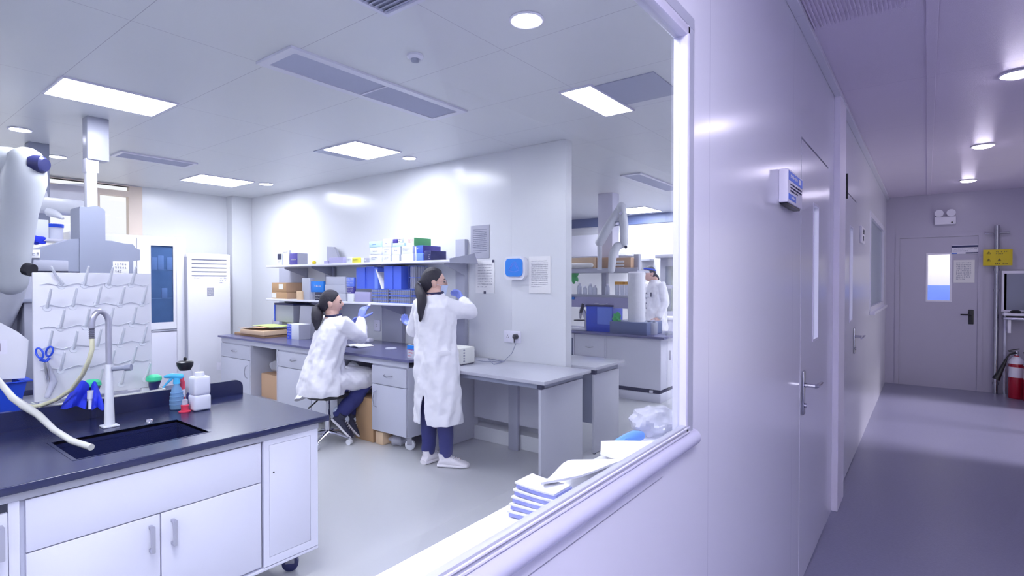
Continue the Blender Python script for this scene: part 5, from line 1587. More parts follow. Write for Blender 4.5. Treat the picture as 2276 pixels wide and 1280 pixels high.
bp_ = [(-0.655, 1.085, 1.070), (-0.53, 1.20, 1.068), (-0.53, 0.845, 1.128), (-0.548, 0.80, 1.130)]
bp_ = [Vector(p) for p in bp_]
bg_ = [[(bp_[0] * (1 - j / 5) + bp_[1] * (j / 5)) * (1 - i / 6) + (bp_[3] * (1 - j / 5) + bp_[2] * (j / 5)) * (i / 6) + Vector((0, 0, 0.006 * math.sin(i * 0.9))) for j in range(6)] for i in range(7)]
tag(MB().sheet(bg_, 0.004).build('paper_sheets', 'paper'), 'large blank white paper on the inner sill, resting on the striped pads', 'papers', 'loose white papers on the inner sill')
flat_sheet([(1336, 989), (1470, 983), (1405, 1022), (1335, 1008)], 1.082, 0.012, 'thick sheaf of white paper on the inner sill beside the blue gloves', curl=0.004)
flat_sheet([(1360, 1016), (1402, 1021), (1396, 1032), (1350, 1020)], 1.064, 0.003, 'narrow grey white slip under the thick sheaf on the inner sill')
names_ = ['bottom pad of the striped pile on the inner sill', 'second pad from the bottom of the striped pile on the inner sill', 'middle pad of the striped pile on the inner sill', 'fourth pad from the bottom of the striped pile on the inner sill', 'topmost pad of the striped pile on the inner sill, its tip curled up']
for k in range(5):
    g = []
    for i in range(5):
        row = []
        for j in range(9):
            b = j / 8
            row.append(Vector((-0.600 + 0.002 * k + 0.078 * b, 0.772 + 0.003 * k + 0.055 * i / 4 + 0.012 * b, ZS + 0.006 + k * 0.0108 + 0.008 * (1 - b) ** 2 * (k / 4))))
        g.append(row)
    t = thing('striped_pad', names_[k], 'pad', (-0.59, 0.82, ZS + k * 0.0125), 'striped pads piled on the inner sill')
    MB().sheet(g, 0.0075).build('filling', 'padblue', t)
    g2 = [[p + Vector((-0.002, -0.002, 0.0052)) for p in r] for r in g]
    MB().sheet(g2, 0.003).build('cover_sheet', 'paper', t)
gv = MB()
gp_ = [at(1372, 982, 'z', ZS + 0.012), at(1392, 976, 'z', ZS + 0.016), at(1410, 970, 'z', ZS + 0.018), at(1424, 968, 'z', ZS + 0.016)]
gv.tube(gp_, [0.008, 0.014, 0.016, 0.012], 12, round_=True)
for k in range(4):
    a = gp_[0] + Vector((0.01, 0.012 * (k - 1.5), 0))
    gv.tube([gp_[1] + Vector((0, 0.01 * (k - 1.5), 0)), a + Vector((0.0, -0.012, -0.006))], [0.009, 0.007], 8, round_=True)
tag(gv.build('nitrile_gloves', 'glove2'), 'crumpled sky blue gloves between the white sheaf and the plastic bag on the inner sill', 'gloves')
bgm = MB()
bc2 = at(1462, 968, 'z', ZS)
bgm.ell(bc2 + Vector((-0.02, 0.02, 0.035)), (0.062, 0.085, 0.038), nu=36, nv=20, fn=lambda d, q: q * (1 + 0.13 * math.sin(6 * d.x + 5 * d.y + 4) * math.cos(5 * d.z + 3 * d.y) + 0.03 * math.sin(11 * d.x - 9 * d.y)))
tag(bgm.build('plastic_bag', 'bagfilm'), 'crumpled clear plastic bag on the inner sill against the right window frame', 'bag')

# ------------------------------------------------------------------ far island bench beyond the free wall end
XI0, XI1, YI0, YI1 = -5.6, -2.50, 6.25, 7.06
iw = thing('island_worktop', 'dark worktop of the far island bench beyond the free wall end', 'worktop', (-4.0, 6.6, ZB))
MB().box(XI0, XI1, YI0, YI1, ZB - 0.03, ZB, 0.004).build('top', 'epoxy2', iw)


def island_unit(x0, x1, label, drawers):
    t = thing('island_cabinet', label, 'cabinet', ((x0 + x1) / 2, YI0 + 0.3, 0.0), 'white cabinets of the far island bench')
    MB().box(x0 + 0.001, x1 - 0.001, YI0 + 0.055, YI1 - 0.04, 0.155, ZB - 0.031, 0.003).build('body', 'white', t)
    MB().box(x0 + 0.001, x1 - 0.001, YI0 + 0.05, YI1 - 0.06, 0.0, 0.105, 0.003).build('plinth', 'white', t)
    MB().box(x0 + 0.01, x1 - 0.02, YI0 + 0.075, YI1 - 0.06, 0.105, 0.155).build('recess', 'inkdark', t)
    if drawers:
        for z0, z1 in ((0.50, 0.74), (0.17, 0.49)):
            dr = MB().box(x0 + 0.02, x1 - 0.02, YI0 + 0.045, YI0 + 0.055, z0, z1, 0.002).build('drawer', 'white', t)
            wire_handle(dr, (x0 + x1) / 2, YI0 + 0.045, (z0 + z1) / 2)
    return t


island_unit(-3.775, -3.30, 'white drawer cabinet of the far island bench beside its dark open bay', True)
iu = island_unit(-3.30, -2.56, 'plain white end cabinet of the far island bench, a dark slot at its foot', False)
MB().box(-2.562, -2.556, 6.5, 6.9, 0.17, 0.74, 0.002).build('side_door', 'white', iu)
MB().box(-2.556, -2.535, 6.56, 6.575, 0.50, 0.62, 0.002).build('handle', 'alu', iu)
MB().box(-2.70, -2.66, 6.29, 6.31, 0.115, 0.145).build('badge', 'signwhite', iu)
ob = MB().slab('y', YI0 + 0.055, YI1 - 0.04, (-4.6, -3.78), (0.0, ZB - 0.031), [(-4.2, -3.80, 0.44, 0.72)])
o_ = thing('island_bay', 'island bay with a dark opening at the left of the far bench', 'cabinet', (-4.2, 6.6, 0), 'white cabinets of the far island bench')
ob.build('face', 'white', o_, flat=True)
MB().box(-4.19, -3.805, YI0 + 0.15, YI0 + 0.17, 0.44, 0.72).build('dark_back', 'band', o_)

ir = thing('island_rack', 'grey two-tier reagent rack on the far island bench', 'rack', (-3.8, 6.65, ZB))
for z in (1.625, 1.30):
    MB().box(-5.4, -2.93, 6.45, 6.82, z - 0.03, z, 0.003).build('shelf', 'grey', ir)
for x, zt in ((-3.02, 1.84), (-3.49, 1.60), (-4.6, 1.84)):
    MB().box(x - 0.035, x + 0.035, 6.60, 6.67, ZB, zt, 0.003).build('post', 'grey', ir)
MB().box(-5.4, -2.93, 6.455, 6.465, 1.13, 1.272).build('splash_panel', 'lilac', ir)
MB().box(-5.4, -2.93, 6.44, 6.45, 1.60, 1.66, 0.002).build('guard_rail', 'alu', ir)


def yb(px0, px1, py0, py1, Y, dep, m, name, label, cat, b=0.004, group=None, part=None, z0=None):
    a, c = at(px0, py1, 'y', Y), at(px1, py0, 'y', Y)
    za = a.z if z0 is None else z0
    t = thing(name, label, cat, ((a.x + c.x) / 2, Y + dep / 2, za), group)
    MB().box(a.x, c.x, Y, Y + dep, za, c.z, b).build(part or 'body', m, t)
    return t, a, c


t, a, c = yb(1254, 1322, 572, 593, 6.47, 0.25, 'wood', 'wooden_crate', 'brown crate with a white bundle in front, on the far rack top tier', 'crate', z0=1.625)
MB().tube([(a.x + 0.13, 6.455, 1.70), (c.x - 0.05, 6.455, 1.70)], 0.035, 14, round_=True).build('bundle', 'paper', t)
MB().box(a.x, c.x, 6.462, 6.47, 1.625, 1.65).build('lower_slat', 'carton', t)
t, a, c = yb(1322, 1352, 572, 590, 6.50, 0.2, 'carton', 'wooden_crate', 'second brown crate, directly behind the extraction arm nozzle on the far rack', 'crate', z0=1.625)
t, a, c = yb(1366, 1402, 572, 592, 6.50, 0.2, 'cartonside', 'wooden_crate', 'tan crate with folded white sheets, right end of the far rack top tier', 'crate', z0=1.625)
for k in range(3):
    MB().box(a.x + 0.01, a.x + 0.14, 6.485, 6.50, 1.635 + 0.045 * k, 1.665 + 0.045 * k, 0.006).build('folded_sheet', 'paper', t)
rl_ = at(1397, 604, 'y', 6.47); rr_ = at(1433, 709, 'y', 6.47)
pr_ = thing('wrapped_roll', 'tall white quilted roll standing on the dark tray of the far island bench', 'roll', ((rl_.x + rr_.x) / 2, 6.47, 0.92))
rad = (rr_.x - rl_.x) / 2
prof = [(rad * 0.95, 0.0)]
for k in range(12):
    z = 0.02 + k * (rl_.z - 0.93 - 0.03) / 11
    prof.append((rad * (0.96 + 0.05 * (k % 2)), z))
prof.append((rad * 0.8, rl_.z - 0.92))
MB().lathe(prof, ((rl_.x + rr_.x) / 2, 6.47, 0.92), 20).build('body', mat('quilted white wrap', 'E6E6EE', 0.6, bump=0.6, bscale=18), pr_)
t, a, c = yb(1355, 1437, 718, 738, 6.30, 0.5, 'band', 'black_tray', 'long dark grey tray box on the right half of the far island worktop', 'tray', z0=ZB)
t2_, a, c = yb(1303, 1360, 682, 737, 6.42, 0.32, 'blue', 'blue_box', 'royal blue box on the far island bench, left of the dark tray', 'box', z0=ZB)
MB().box(a.x + 0.17, c.x, 6.414, 6.42, ZB + 0.1, c.z - 0.01).build('front_panel', 'folder2', t2_)
MB().box(a.x - 0.01, c.x + 0.01, 6.41, 6.75, c.z, c.z + 0.02, 0.003).build('lid', 'navy', t2_)
MB().sheet([[(a.x + 0.1 + 0.05 * j, 6.45 + 0.06 * i, c.z + 0.03 + 0.012 * math.sin(j * 2 + i)) for j in range(5)] for i in range(4)], 0.006).build('paper', 'paper', t2_)
mi = thing('microscope', 'white microscope with a dark arm on the far island bench beside the blue box', 'microscope', tuple(at(1292, 722, 'y', 6.45)))
mc = at(1292, 724, 'y', 6.45); mc.z = ZB
MB().box(mc.x - 0.12, mc.x + 0.10, 6.38, 6.56, ZB, ZB + 0.035, 0.012).build('base', 'white2', mi)
MB().tube([(mc.x + 0.05, 6.5, ZB + 0.03), (mc.x + 0.06, 6.5, ZB + 0.14), (mc.x + 0.0, 6.5, ZB + 0.26), (mc.x - 0.03, 6.48, ZB + 0.30)], [0.035, 0.03, 0.032, 0.03], 12).build('arm', 'white2', mi)
MB().tube([(mc.x - 0.02, 6.47, ZB + 0.24), (mc.x + 0.03, 6.45, ZB + 0.36)], 0.022, 12).build('eyepiece', 'black', mi)
MB().box(mc.x - 0.09, mc.x + 0.04, 6.40, 6.52, ZB + 0.13, ZB + 0.145, 0.003).build('stage', 'black', mi)
MB().cyl((mc.x - 0.02, 6.46, ZB + 0.16), (mc.x - 0.02, 6.46, ZB + 0.24), 0.012, 0.022, 12).build('objective', 'steel', mi)
gg = at(1277, 613, 'y', 6.5)
tag(MB().ell(gg, (0.06, 0.03, 0.09), fn=lambda d, q: q * (1 + 0.3 * math.sin(6 * d.x + 4 * d.z))).build('green_glove', 'leafgreen'), 'green rubber glove hanging under the upper tier of the far rack', 'glove')
gh = at(1277, 596, 'y', 6.5)
gb_ = at(1371, 700, 'y', 6.36)
tag(MB().ell((gb_.x, 6.36, ZB + 0.19), (0.055, 0.04, 0.075), fn=lambda d, q: q * (1 + 0.2 * math.sin(5 * d.x + 7 * d.z))).build('green_bag', 'leafgreen'), 'small lime green bag hanging before the dark tray of the far bench', 'bag')
for k, x in enumerate((1368, 1379, 1390)):
    p = at(x, 627, 'y', 6.5)
    t = thing('sample_jar', ['left', 'middle', 'right'][k] + ' one of three jars with amber lids on the lower tier of the far rack', 'jar', (p.x, 6.55, 1.30), 'amber-lidded jars on the lower tier of the far rack')
    MB().lathe([(0.028, 0), (0.03, 0.01), (0.03, 0.14)], (p.x, 6.55, 1.30), 14).build('body', 'clearplastic', t)
    MB().lathe([(0.032, 0.14), (0.033, 0.145), (0.033, 0.175), (0.028, 0.18)], (p.x, 6.55, 1.30), 14).build('lid', mat('amber plastic', 'E8A91E', 0.4), t)
for k, (x, h) in enumerate(((1262, 0.14), (1288, 0.16), (1300, 0.12), (1312, 0.15), (1322, 0.13), (1350, 0.15))):
    p = at(x, 650, 'y', 6.55)
    bottle(p.x, 6.55, 1.30, 0.032, h, 'clearplastic', 'signwhite', ['clear bottle at the left end', 'tallest clear bottle left of centre', 'short clear bottle', 'clear bottle fourth from the left', 'clear bottle fifth from the left', 'clear bottle nearest the amber-lidded jars'][k] + ' of the lower tier of the far rack', 'clear bottles on the lower tier of the far rack')
p = at(1265, 659, 'y', 6.42)
tag(MB().box(p.x - 0.08, p.x + 0.08, 6.40, 6.44, 1.235, 1.265, 0.004).build('blue_clip', 'brightblue'), 'sky blue strip clipped under the lower tier of the far rack', 'clip')
p = at(1448, 735, 'y', 6.50)
bkr = thing('wire_basket', 'small wire basket of dark-capped vials on the right end of the far island worktop', 'basket', (p.x, 6.5, ZB))
MB().lathe([(0.07, 0), (0.075, 0.01), (0.08, 0.15), (0.078, 0.152)], (p.x, 6.5, ZB), 16).build('wall', 'clearplastic', bkr)
vv = MB()
for k in range(9):
    vv.cyl((p.x + 0.045 * math.cos(k * 2.4), 6.5 + 0.045 * math.sin(k * 2.4), ZB + 0.02), (p.x + 0.045 * math.cos(k * 2.4), 6.5 + 0.045 * math.sin(k * 2.4), ZB + 0.17), 0.010, None, 8)
vv.build('vials', 'midgrey', bkr)

ca = thing('ceiling_duct', 'pale grey service column from the ceiling down to the far island bench', 'duct', (-3.55, 6.75, ZB))
a, c = at(1329, 500, 'y', 6.72), at(1361, 500, 'y', 6.72)
MB().box(a.x, c.x, 6.72, 6.92, 1.63, ZC, 0.003).build('column', 'frame', ca)
e2 = thing('extraction_arm', 'jointed white extraction arm bent like an upturned V over the far island bench', 'extraction arm', tuple(S(1345, 530, 7.0)))
D2_ = 6.95
MB().tube([S(1333, 538, D2_ + 0.1), S(1352, 505, D2_ + 0.05), S(1381, 462, D2_)], [0.06, 0.062, 0.06], 16, round_=True).build('lower_link', 'ductwhite', e2)
MB().tube([S(1381, 460, D2_ - 0.03), S(1387, 500, D2_ - 0.03), S(1387, 540, D2_ - 0.02)], [0.06, 0.055, 0.05], 16, round_=True).build('upper_link', 'ductwhite', e2)
MB().tube([S(1388, 541, D2_), S(1372, 547, D2_), S(1362, 565, D2_), S(1359, 600, D2_ + 0.02)], [0.045, 0.055, 0.055, 0.045], 16, round_=True).build('mouth', 'ductwhite', e2)
MB().tube([S(1333, 540, D2_ + 0.1), S(1333, 600, D2_ + 0.1)], 0.03, 12).build('mast', 'ductwhite', e2)
MB().tube([S(1380, 474, D2_ - 0.10), S(1380, 474, D2_ - 0.13)], 0.02, 12).build('joint_bolt', 'steel', e2)
MB().tube([S(1391, 549, D2_ - 0.03), S(1391, 549, D2_ - 0.06)], 0.02, 12).build('joint_bolt', 'inkdark', e2)
sp_ = MB()
for k in range(4):
    sp_.tube([S(1366, 502 - 8 * k, D2_ - 0.02), S(1378, 500 - 8 * k, D2_ - 0.02)], 0.008, 6)
sp_.build('spring', 'midgrey', e2)

# far wall: glazed fume cabinet, counter, shelf
fcab = thing('fume_cabinet', 'pale glazed fume cabinet against the far wall at the right', 'cabinet', (-3.2, 9.0, 0))
a, c = at(1468, 700, 'y', 8.85), at(1530, 572, 'y', 8.85)
MB().slab('y', 8.83, 8.87, (a.x, c.x), (0.9, c.z), [(a.x + 0.09, a.x + 0.62, 0.98, 1.36), (a.x + 0.09, a.x + 0.62, 1.42, c.z - 0.14)]).build('front_frame', 'greycard', fcab, flat=True)
MB().box(a.x + 0.02, c.x, 9.25, 9.29, 0.9, c.z).build('back_panel', mat('pale lime panel', 'E6EBC8', 0.5), fcab)
MB().box(a.x, a.x + 0.03, 8.87, 9.28, 0.9, c.z).build('side_panel', 'greycard', fcab)
MB().box(a.x - 0.06, c.x, 8.75, 9.29, c.z, c.z + 0.06, 0.004).build('cornice', 'greycard', fcab)
MB().box(a.x + 0.09, a.x + 0.62, 8.846, 8.85, 0.98, c.z - 0.14).build('sash', 'pane', fcab)
MB().box(a.x + 0.30, a.x + 0.34, 9.0, 9.04, 0.98, 1.7).build('rod', 'cream', fcab)
ctr = thing('wall_counter', 'white counter under the fume cabinet at the far wall', 'counter', (-3.2, 8.9, 0))
MB().box(a.x - 0.25, c.x, 8.45, 9.29, 0.86, 0.90, 0.003).build('top', 'white2', ctr)
MB().box(a.x - 0.23, c.x, 8.5, 9.29, 0.0, 0.86, 0.003).build('body', 'white', ctr)
MB().box(a.x - 0.2, a.x + 0.5, 8.49, 8.5, 0.60, 0.84, 0.002).build('drawer', 'white', ctr)
a, c = at(1416, 580, 'y', 9.1), at(1444, 574, 'y', 9.1)
wsh = MB().box(a.x, c.x, 9.1, 9.29, a.z, c.z, 0.003)
tag(wsh.build('wall_shelf', 'grey'), 'short grey wall shelf behind the walking person', 'shelf')
a, c = at(1258, 560, 'y', 9.0), at(1275, 542, 'y', 9.0)
tag(MB().box(a.x, c.x, 9.0, 9.28, a.z, c.z, 0.004).build('wall_cabinet', 'white'), 'small white box on the far wall at the left of the opening', 'box')
MB().box(-7.5, -4.3, 8.95, 9.29, 1.95, 2.35, 0.004).build('wall_cupboard', 'white')
tag(bpy.data.objects['wall_cupboard'], 'long white wall cupboard on the far wall behind the grey ceiling column', 'cupboard')

# ------------------------------------------------------------------ people


def remesh(o, voxel, smooth=2, disp=0.0, dscale=0.12, seed=0):
    m = o.modifiers.new('skin', 'REMESH')
    m.mode = 'VOXEL'
    m.voxel_size = voxel
    m.use_smooth_shade = True
    if smooth:
        s = o.modifiers.new('soft', 'SMOOTH')
        s.iterations = smooth
        s.factor = 0.6
    if disp:
        t = bpy.data.textures.new('folds', 'CLOUDS')
        t.noise_scale = dscale
        t.noise_depth = 1
        d = o.modifiers.new('folds', 'DISPLACE')
        d.texture = t
        d.strength = disp
        d.mid_level = 0.5
        d.texture_coords = 'LOCAL'
    return o


class Frame:
    """a person's own axes: a to the right, b forward, z up"""

    def __init__(s, base, fwd, k=1.0):
        s.o = Vector(base)
        s.k = k
        s.f = Vector((fwd[0], fwd[1], 0)).normalized()
        s.r = Vector((s.f.y, -s.f.x, 0))
        s.u = Vector((0, 0, 1))

    def __call__(s, a, b, z):
        return s.o + (s.r * a + s.f * b + Vector((0, 0, z))) * s.k

    def m(s):
        return Matrix((s.r, s.f, s.u)).transposed()


def head_fn(d, q):
    q = q.copy()
    if d.z < 0:
        k = -d.z
        q.x *= 1 - 0.30 * k ** 1.6
        if d.y < 0:
            q.y *= 1 - 0.35 * k
        else:
            q.y *= 1 - 0.04 * k
    if d.y > 0:
        q.y += 0.022 * math.exp(-((d.x / 0.12) ** 2 + ((d.z + 0.12) / 0.17) ** 2))
        q.y += 0.008 * math.exp(-((d.x / 0.10) ** 2 + ((d.z - 0.05) / 0.2) ** 2))
        for sx in (-0.34, 0.34):
            q.y -= 0.010 * math.exp(-(((d.x - sx) / 0.16) ** 2 + ((d.z - 0.06) / 0.10) ** 2))
            q.y += 0.004 * math.exp(-(((d.x - sx) / 0.2) ** 2 + ((d.z - 0.24) / 0.07) ** 2))
        q.y += 0.006 * math.exp(-((d.x / 0.25) ** 2 + ((d.z + 0.44) / 0.05) ** 2))
        q.y += 0.005 * math.exp(-((d.x / 0.24) ** 2 + ((d.z + 0.56) / 0.05) ** 2))
        q.y += 0.008 * math.exp(-((d.x / 0.3) ** 2 + ((d.z + 0.82) / 0.12) ** 2))
    return q


def add_head(mb, c, H):
    m = H.m()
    mb.ell(c, (0.074, 0.094, 0.113), m, 36, 26, head_fn)
    for s in (-1, 1):
        mb.ell(c + m @ Vector((0.082 * s, -0.004, -0.010)), (0.013, 0.020, 0.031), m, 12, 10)
        mb.ell(c + m @ Vector((0.087 * s, -0.012, 0.004)), (0.008, 0.018, 0.020), m, 10, 8)


def add_hair(par, c, H, tail, tail_r, tie):
    m = H.m()

    def fn(d, q):
        t = d.y - 0.95 * d.z
        k = min(1, max(0, (t - 0.16) / 0.10))
        k = k * k * (3 - 2 * k)
        s_ = 1.0 * (1 - k) + 0.84 * k
        if d.z < -0.7:
            s_ *= 1 - 0.3 * (-d.z - 0.7)
        w = 1 + 0.012 * math.sin(26 * math.atan2(d.x, d.z + 0.3))
        return q * s_ * w
    h = MB()
    h.ell(c + m @ Vector((0, -0.008, 0.008)), (0.084, 0.101, 0.120), m, 48, 30, fn)
    h.build('hair', 'hair', par)
    pt = MB()
    pt.tube(tail, tail_r, 14, round_=True)
    o = pt.build('ponytail', 'hair', par)
    t = bpy.data.textures.new('strands', 'CLOUDS')
    t.noise_scale = 0.03
    md = o.modifiers.new('sub', 'SUBSURF'); md.levels = 2; md.render_levels = 2
    d = o.modifiers.new('strands', 'DISPLACE'); d.texture = t; d.strength = 0.012; d.mid_level = 0.5
    if tie:
        a, b = tail[0], tail[1]
        dd = (b - a).normalized()
        MB().tube([a + dd * 0.004, a + dd * 0.012, a + dd * 0.02], [tail_r[0] * 0.9, tail_r[0] * 1.12, tail_r[0] * 0.9], 14).build('hair_tie', tie, par)


def add_hand(mb, w, d, n, thumb, curl=0.5, s=1.0, grow=0.0):
    """palm and five fingers: w wrist, d finger direction, n palm normal, thumb +1/-1 side"""
    d, n = Vector(d).normalized(), Vector(n)
    n = (n - d * n.dot(d)).normalized()
    l = d.cross(n) * thumb
    g = grow
    rings = []
    for t, hw, hh in ((-0.03, 0.024, 0.020), (0.0, 0.026, 0.019), (0.03, 0.036, 0.016), (0.065, 0.041, 0.014), (0.085, 0.040, 0.012), (0.094, 0.034, 0.007)):
        c = w + d * t * s
        rings.append([c + l * math.cos(k * math.tau / 14) * (hw * s + g) + n * math.sin(k * math.tau / 14) * (hh * s + g) for k in range(14)])
    mb.loft(rings)
    for k, (o, ln) in enumerate(((0.030, 0.070), (0.010, 0.078), (-0.011, 0.073), (-0.030, 0.058))):
        p = w + d * 0.078 * s + l * o * s
        a = curl * (0.75 + 0.12 * k)
        pts = [p]
        dd = (d + l * o * 1.6).normalized()
        for j, f in enumerate((0.42, 0.33, 0.25)):
            ang = a * (0.55, 0.9, 0.7)[j]
            dd = (dd * math.cos(ang) + n * math.sin(ang)).normalized()
            p = p + dd * ln * s * f
            pts.append(p)
        mb.tube(pts, [0.0095 * s + g, 0.0088 * s + g, 0.008 * s + g, 0.0068 * s + g], 10, round_=True)
    p = w + d * 0.022 * s + l * 0.026 * s + n * 0.006 * s
    pts = [p]
    dd = (d * 0.55 + l * 0.75 + n * 0.35).normalized()
    for ln in (0.036, 0.030, 0.022):
        p = p + dd * ln * s
        pts.append(p)
        dd = (dd + d * 0.35 + n * 0.25).normalized()
    mb.tube(pts, [0.013 * s + g, 0.0105 * s + g, 0.0092 * s + g, 0.0072 * s + g], 10, round_=True)


def add_shoe(par, heel, fdir, m_up, m_sole, ln=0.25, w=0.048, pitch=None):
    """shoe from the heel point on its sole, along fdir (may tip down for a lifted heel)"""
    f = Vector(fdir).normalized()
    r = Vector((f.y, -f.x, 0)).normalized()
    u = r.cross(f)
    if u.z < 0:
        u = -u
    heel = Vector(heel)
    t = [(0.0, 0.030, 0.040), (0.02, 0.036, 0.075), (0.06, 0.037, 0.085), (0.10, 0.038, 0.080), (0.14, 0.043, 0.062), (0.18, 0.047, 0.050), (0.215, 0.045, 0.040), (0.24, 0.034, 0.032), (0.252, 0.016, 0.024)]
    k_ = ln / 0.25

    def ring(x, hw, h, z0):
        c = heel + f * x * k_
        pts = []
        for i in range(16):
            a = math.tau * i / 16
            cx, cz = math.cos(a), math.sin(a)
            pts.append(c + r * hw * (abs(cx) ** 0.8) * (1 if cx > 0 else -1) * w / 0.048 + u * (z0 + (h - z0) * 0.5 * (1 + (abs(cz) ** 0.75) * (1 if cz > 0 else -1))))
        return pts
    mb = MB().loft([ring(x, hw, h, 0.012) for x, hw, h in t])
    mb.tube([heel + f * 0.045 * k_ + u * 0.06, heel + f * 0.04 * k_ + u * 0.108], [0.040, 0.041], 16)
    s_ = mb.build('shoe', m_up, par)
    sb = MB().loft([ring(x - 0.004, hw + 0.004, 0.030, 0.0) for x, hw, h in t])
    s2 = sb.build('sole', m_sole, s_)
    ll = MB()
    for j in range(4):
        x = 0.105 + 0.022 * j
        ll.tube([heel + f * x * k_ - r * 0.022 + u * (0.078 - 0.30 * (x - 0.1)), heel + f * x * k_ + u * (0.092 - 0.32 * (x - 0.1)), heel + f * x * k_ + r * 0.022 + u * (0.078 - 0.30 * (x - 0.1))], 0.0035, 6)
    ll.build('laces', m_sole, s_)


def coat_shell(rings, F, slit_z=None, slit_w=0.0, th=0.012, n=56, power=2.3):
    """lab coat trunk: closed double wall, open at the hem and neck, back vent below slit_z"""
    fine = []
    for r0, r1 in zip(rings, rings[1:]):
        m_ = max(1, int((r1[0] - r0[0]) / 0.02))
        for q in range(m_):
            fine.append(tuple(x0 + (x1 - x0) * q / m_ for x0, x1 in zip(r0, r1)))
    fine.append(rings[-1])
    loops = []
    for (z, a, b, w, d, tilt) in fine:
        g = 0.004
        if slit_z and z < slit_z:
            g = 0.02 + slit_w * (slit_z - z)
        out, inn = [], []
        for i in range(n + 1):
            t = -math.pi / 2 + g + (math.tau - 2 * g) * i / n
            c, s_ = math.cos(t), math.sin(t)
            ex = 2 / power
            fd = 0.010 * min(1.0, max(0.0, (rings[-3][0] - z) / 0.12)) * (math.sin(6 * t + 9 * z + 1.0) * 0.6 + math.sin(11 * t - 16 * z) * 0.5 + math.sin(4 * t + 31 * z) * 0.35)
            px = (abs(c) ** ex) * (1 if c > 0 else -1); py = (abs(s_) ** ex) * (1 if s_ > 0 else -1)
            for lst, k in ((out, 0.0), (inn, th)):
                lst.append(F(a + px * (w - k + fd), b + py * (d - k + fd), z + tilt * py))
        loops.append(out + list(reversed(inn)))
    return MB().loft(loops, True)


def person(label, base):
    return thing('person', label, 'person', tuple(base))


def add_face(par, c, H):
    m = H.m()
    e = MB(); b = MB()
    for s in (-1, 1):
        e.ell(c + m @ Vector((0.029 * s, 0.079, 0.006)), (0.012, 0.008, 0.008), m, 12, 8)
        b.tube([c + m @ Vector((0.016 * s, 0.092, 0.026)), c + m @ Vector((0.032 * s, 0.089, 0.031)), c + m @ Vector((0.048 * s, 0.078, 0.026))], 0.003, 6)
    e.build('eyes', 'black', par)
    b.build('eyebrows', 'hair', par)
    l = MB()
    l.tube([c + m @ Vector((x, 0.093 - abs(x) * 0.35, -0.052)) for x in (-0.022, -0.011, 0, 0.011, 0.022)], 0.004, 8)
    l.build('lips', mat('lip', 'B87878', 0.5), par)


# --- the standing person
bA = at(968, 1030, 'z', 0)
A = Frame((bA.x, bA.y, 0), (0.06, 1.0))
dA = (bA - _C).dot(_F)
pA_ = person('person in a white coat standing at the bench end with right arm raised', A.o)
HA = Frame((0, 0, 0), (0.62, 0.78))
hcA = S(964, 628, dA + 0.02)
sR, eR, wR = S(990, 681, dA - 0.10), S(1045, 692, dA + 0.04), S(1029, 668, dA + 0.20)
sL, eL, wL = S(936, 680, dA + 0.10), S(919, 736, dA + 0.18), S(916, 724, dA + 0.34)
aR, aL = A(0.105, 0.02, 0.09), A(-0.065, -0.02, 0.09)
b = MB()
add_head(b, hcA, HA)
b.tube([hcA + HA.m() @ Vector((0, -0.02, -0.06)), A(0, -0.005, 1.40), A(0, -0.005, 1.33)], [0.052, 0.052, 0.06], 16)
b.tube([A(0, -0.005, 1.35), A(0, 0, 1.22), A(0, 0, 1.05), A(0.01, 0, 0.9), A(0.01, 0, 0.78)], [0.08, 0.115, 0.105, 0.125, 0.11], 18, round_=True)
for s_, e_, w_ in ((sR, eR, wR), (sL, eL, wL)):
    b.tube([A(0, -0.005, 1.28), s_, e_, w_], [0.06, 0.048, 0.04, 0.028], 14, round_=True)
for sg_, an in ((1, aR), (-1, aL)):
    b.tube([A(0.085 * sg_, 0, 0.82), A(0.09 * sg_, 0.01, 0.46), an, an + Vector((0, 0, -0.03))], [0.082, 0.052, 0.036, 0.036], 14, round_=True)
    b.tube([an + Vector((0, 0, -0.045)), an + A.f * 0.09 + Vector((0, 0, -0.06)) + A.r * (0.05 if sg_ > 0 else 0)], [0.03, 0.024], 10, round_=True)
dR = (S(1019, 652, dA + 0.26) - wR).normalized()
add_hand(b, wR, dR, -_F * 0.3 - _R * 0.9, -1, 0.9)
dL = _R * -0.62 + _F * 0.5 + Vector((0, 0, 0.30))
add_hand(b, wL, dL, A.r, 1, 0.8)
remesh(b.build('body', 'skin', pA_), 0.0055, 1)
add_face(pA_, hcA, HA)
for w_, d_, n_, t_ in ((wR, dR, -_F * 0.3 - _R * 0.9, -1), (wL, dL, A.r, 1)):
    g_ = MB()
    add_hand(g_, w_, d_, n_, t_, 0.9 if t_ < 0 else 0.8, 1.0, 0.0022)
    remesh(g_.build('glove', 'glove', pA_), 0.0032, 1)
m = HA.m()
tail = [hcA + m @ Vector((-0.012, -0.105, 0.0)), hcA + m @ Vector((-0.015, -0.135, -0.035)), S(940, 660, dA - 0.10), S(936, 688, dA - 0.135), S(934, 713, dA - 0.14)]
add_hair(pA_, hcA, HA, tail, [0.024, 0.034, 0.044, 0.036, 0.008], 'grey')
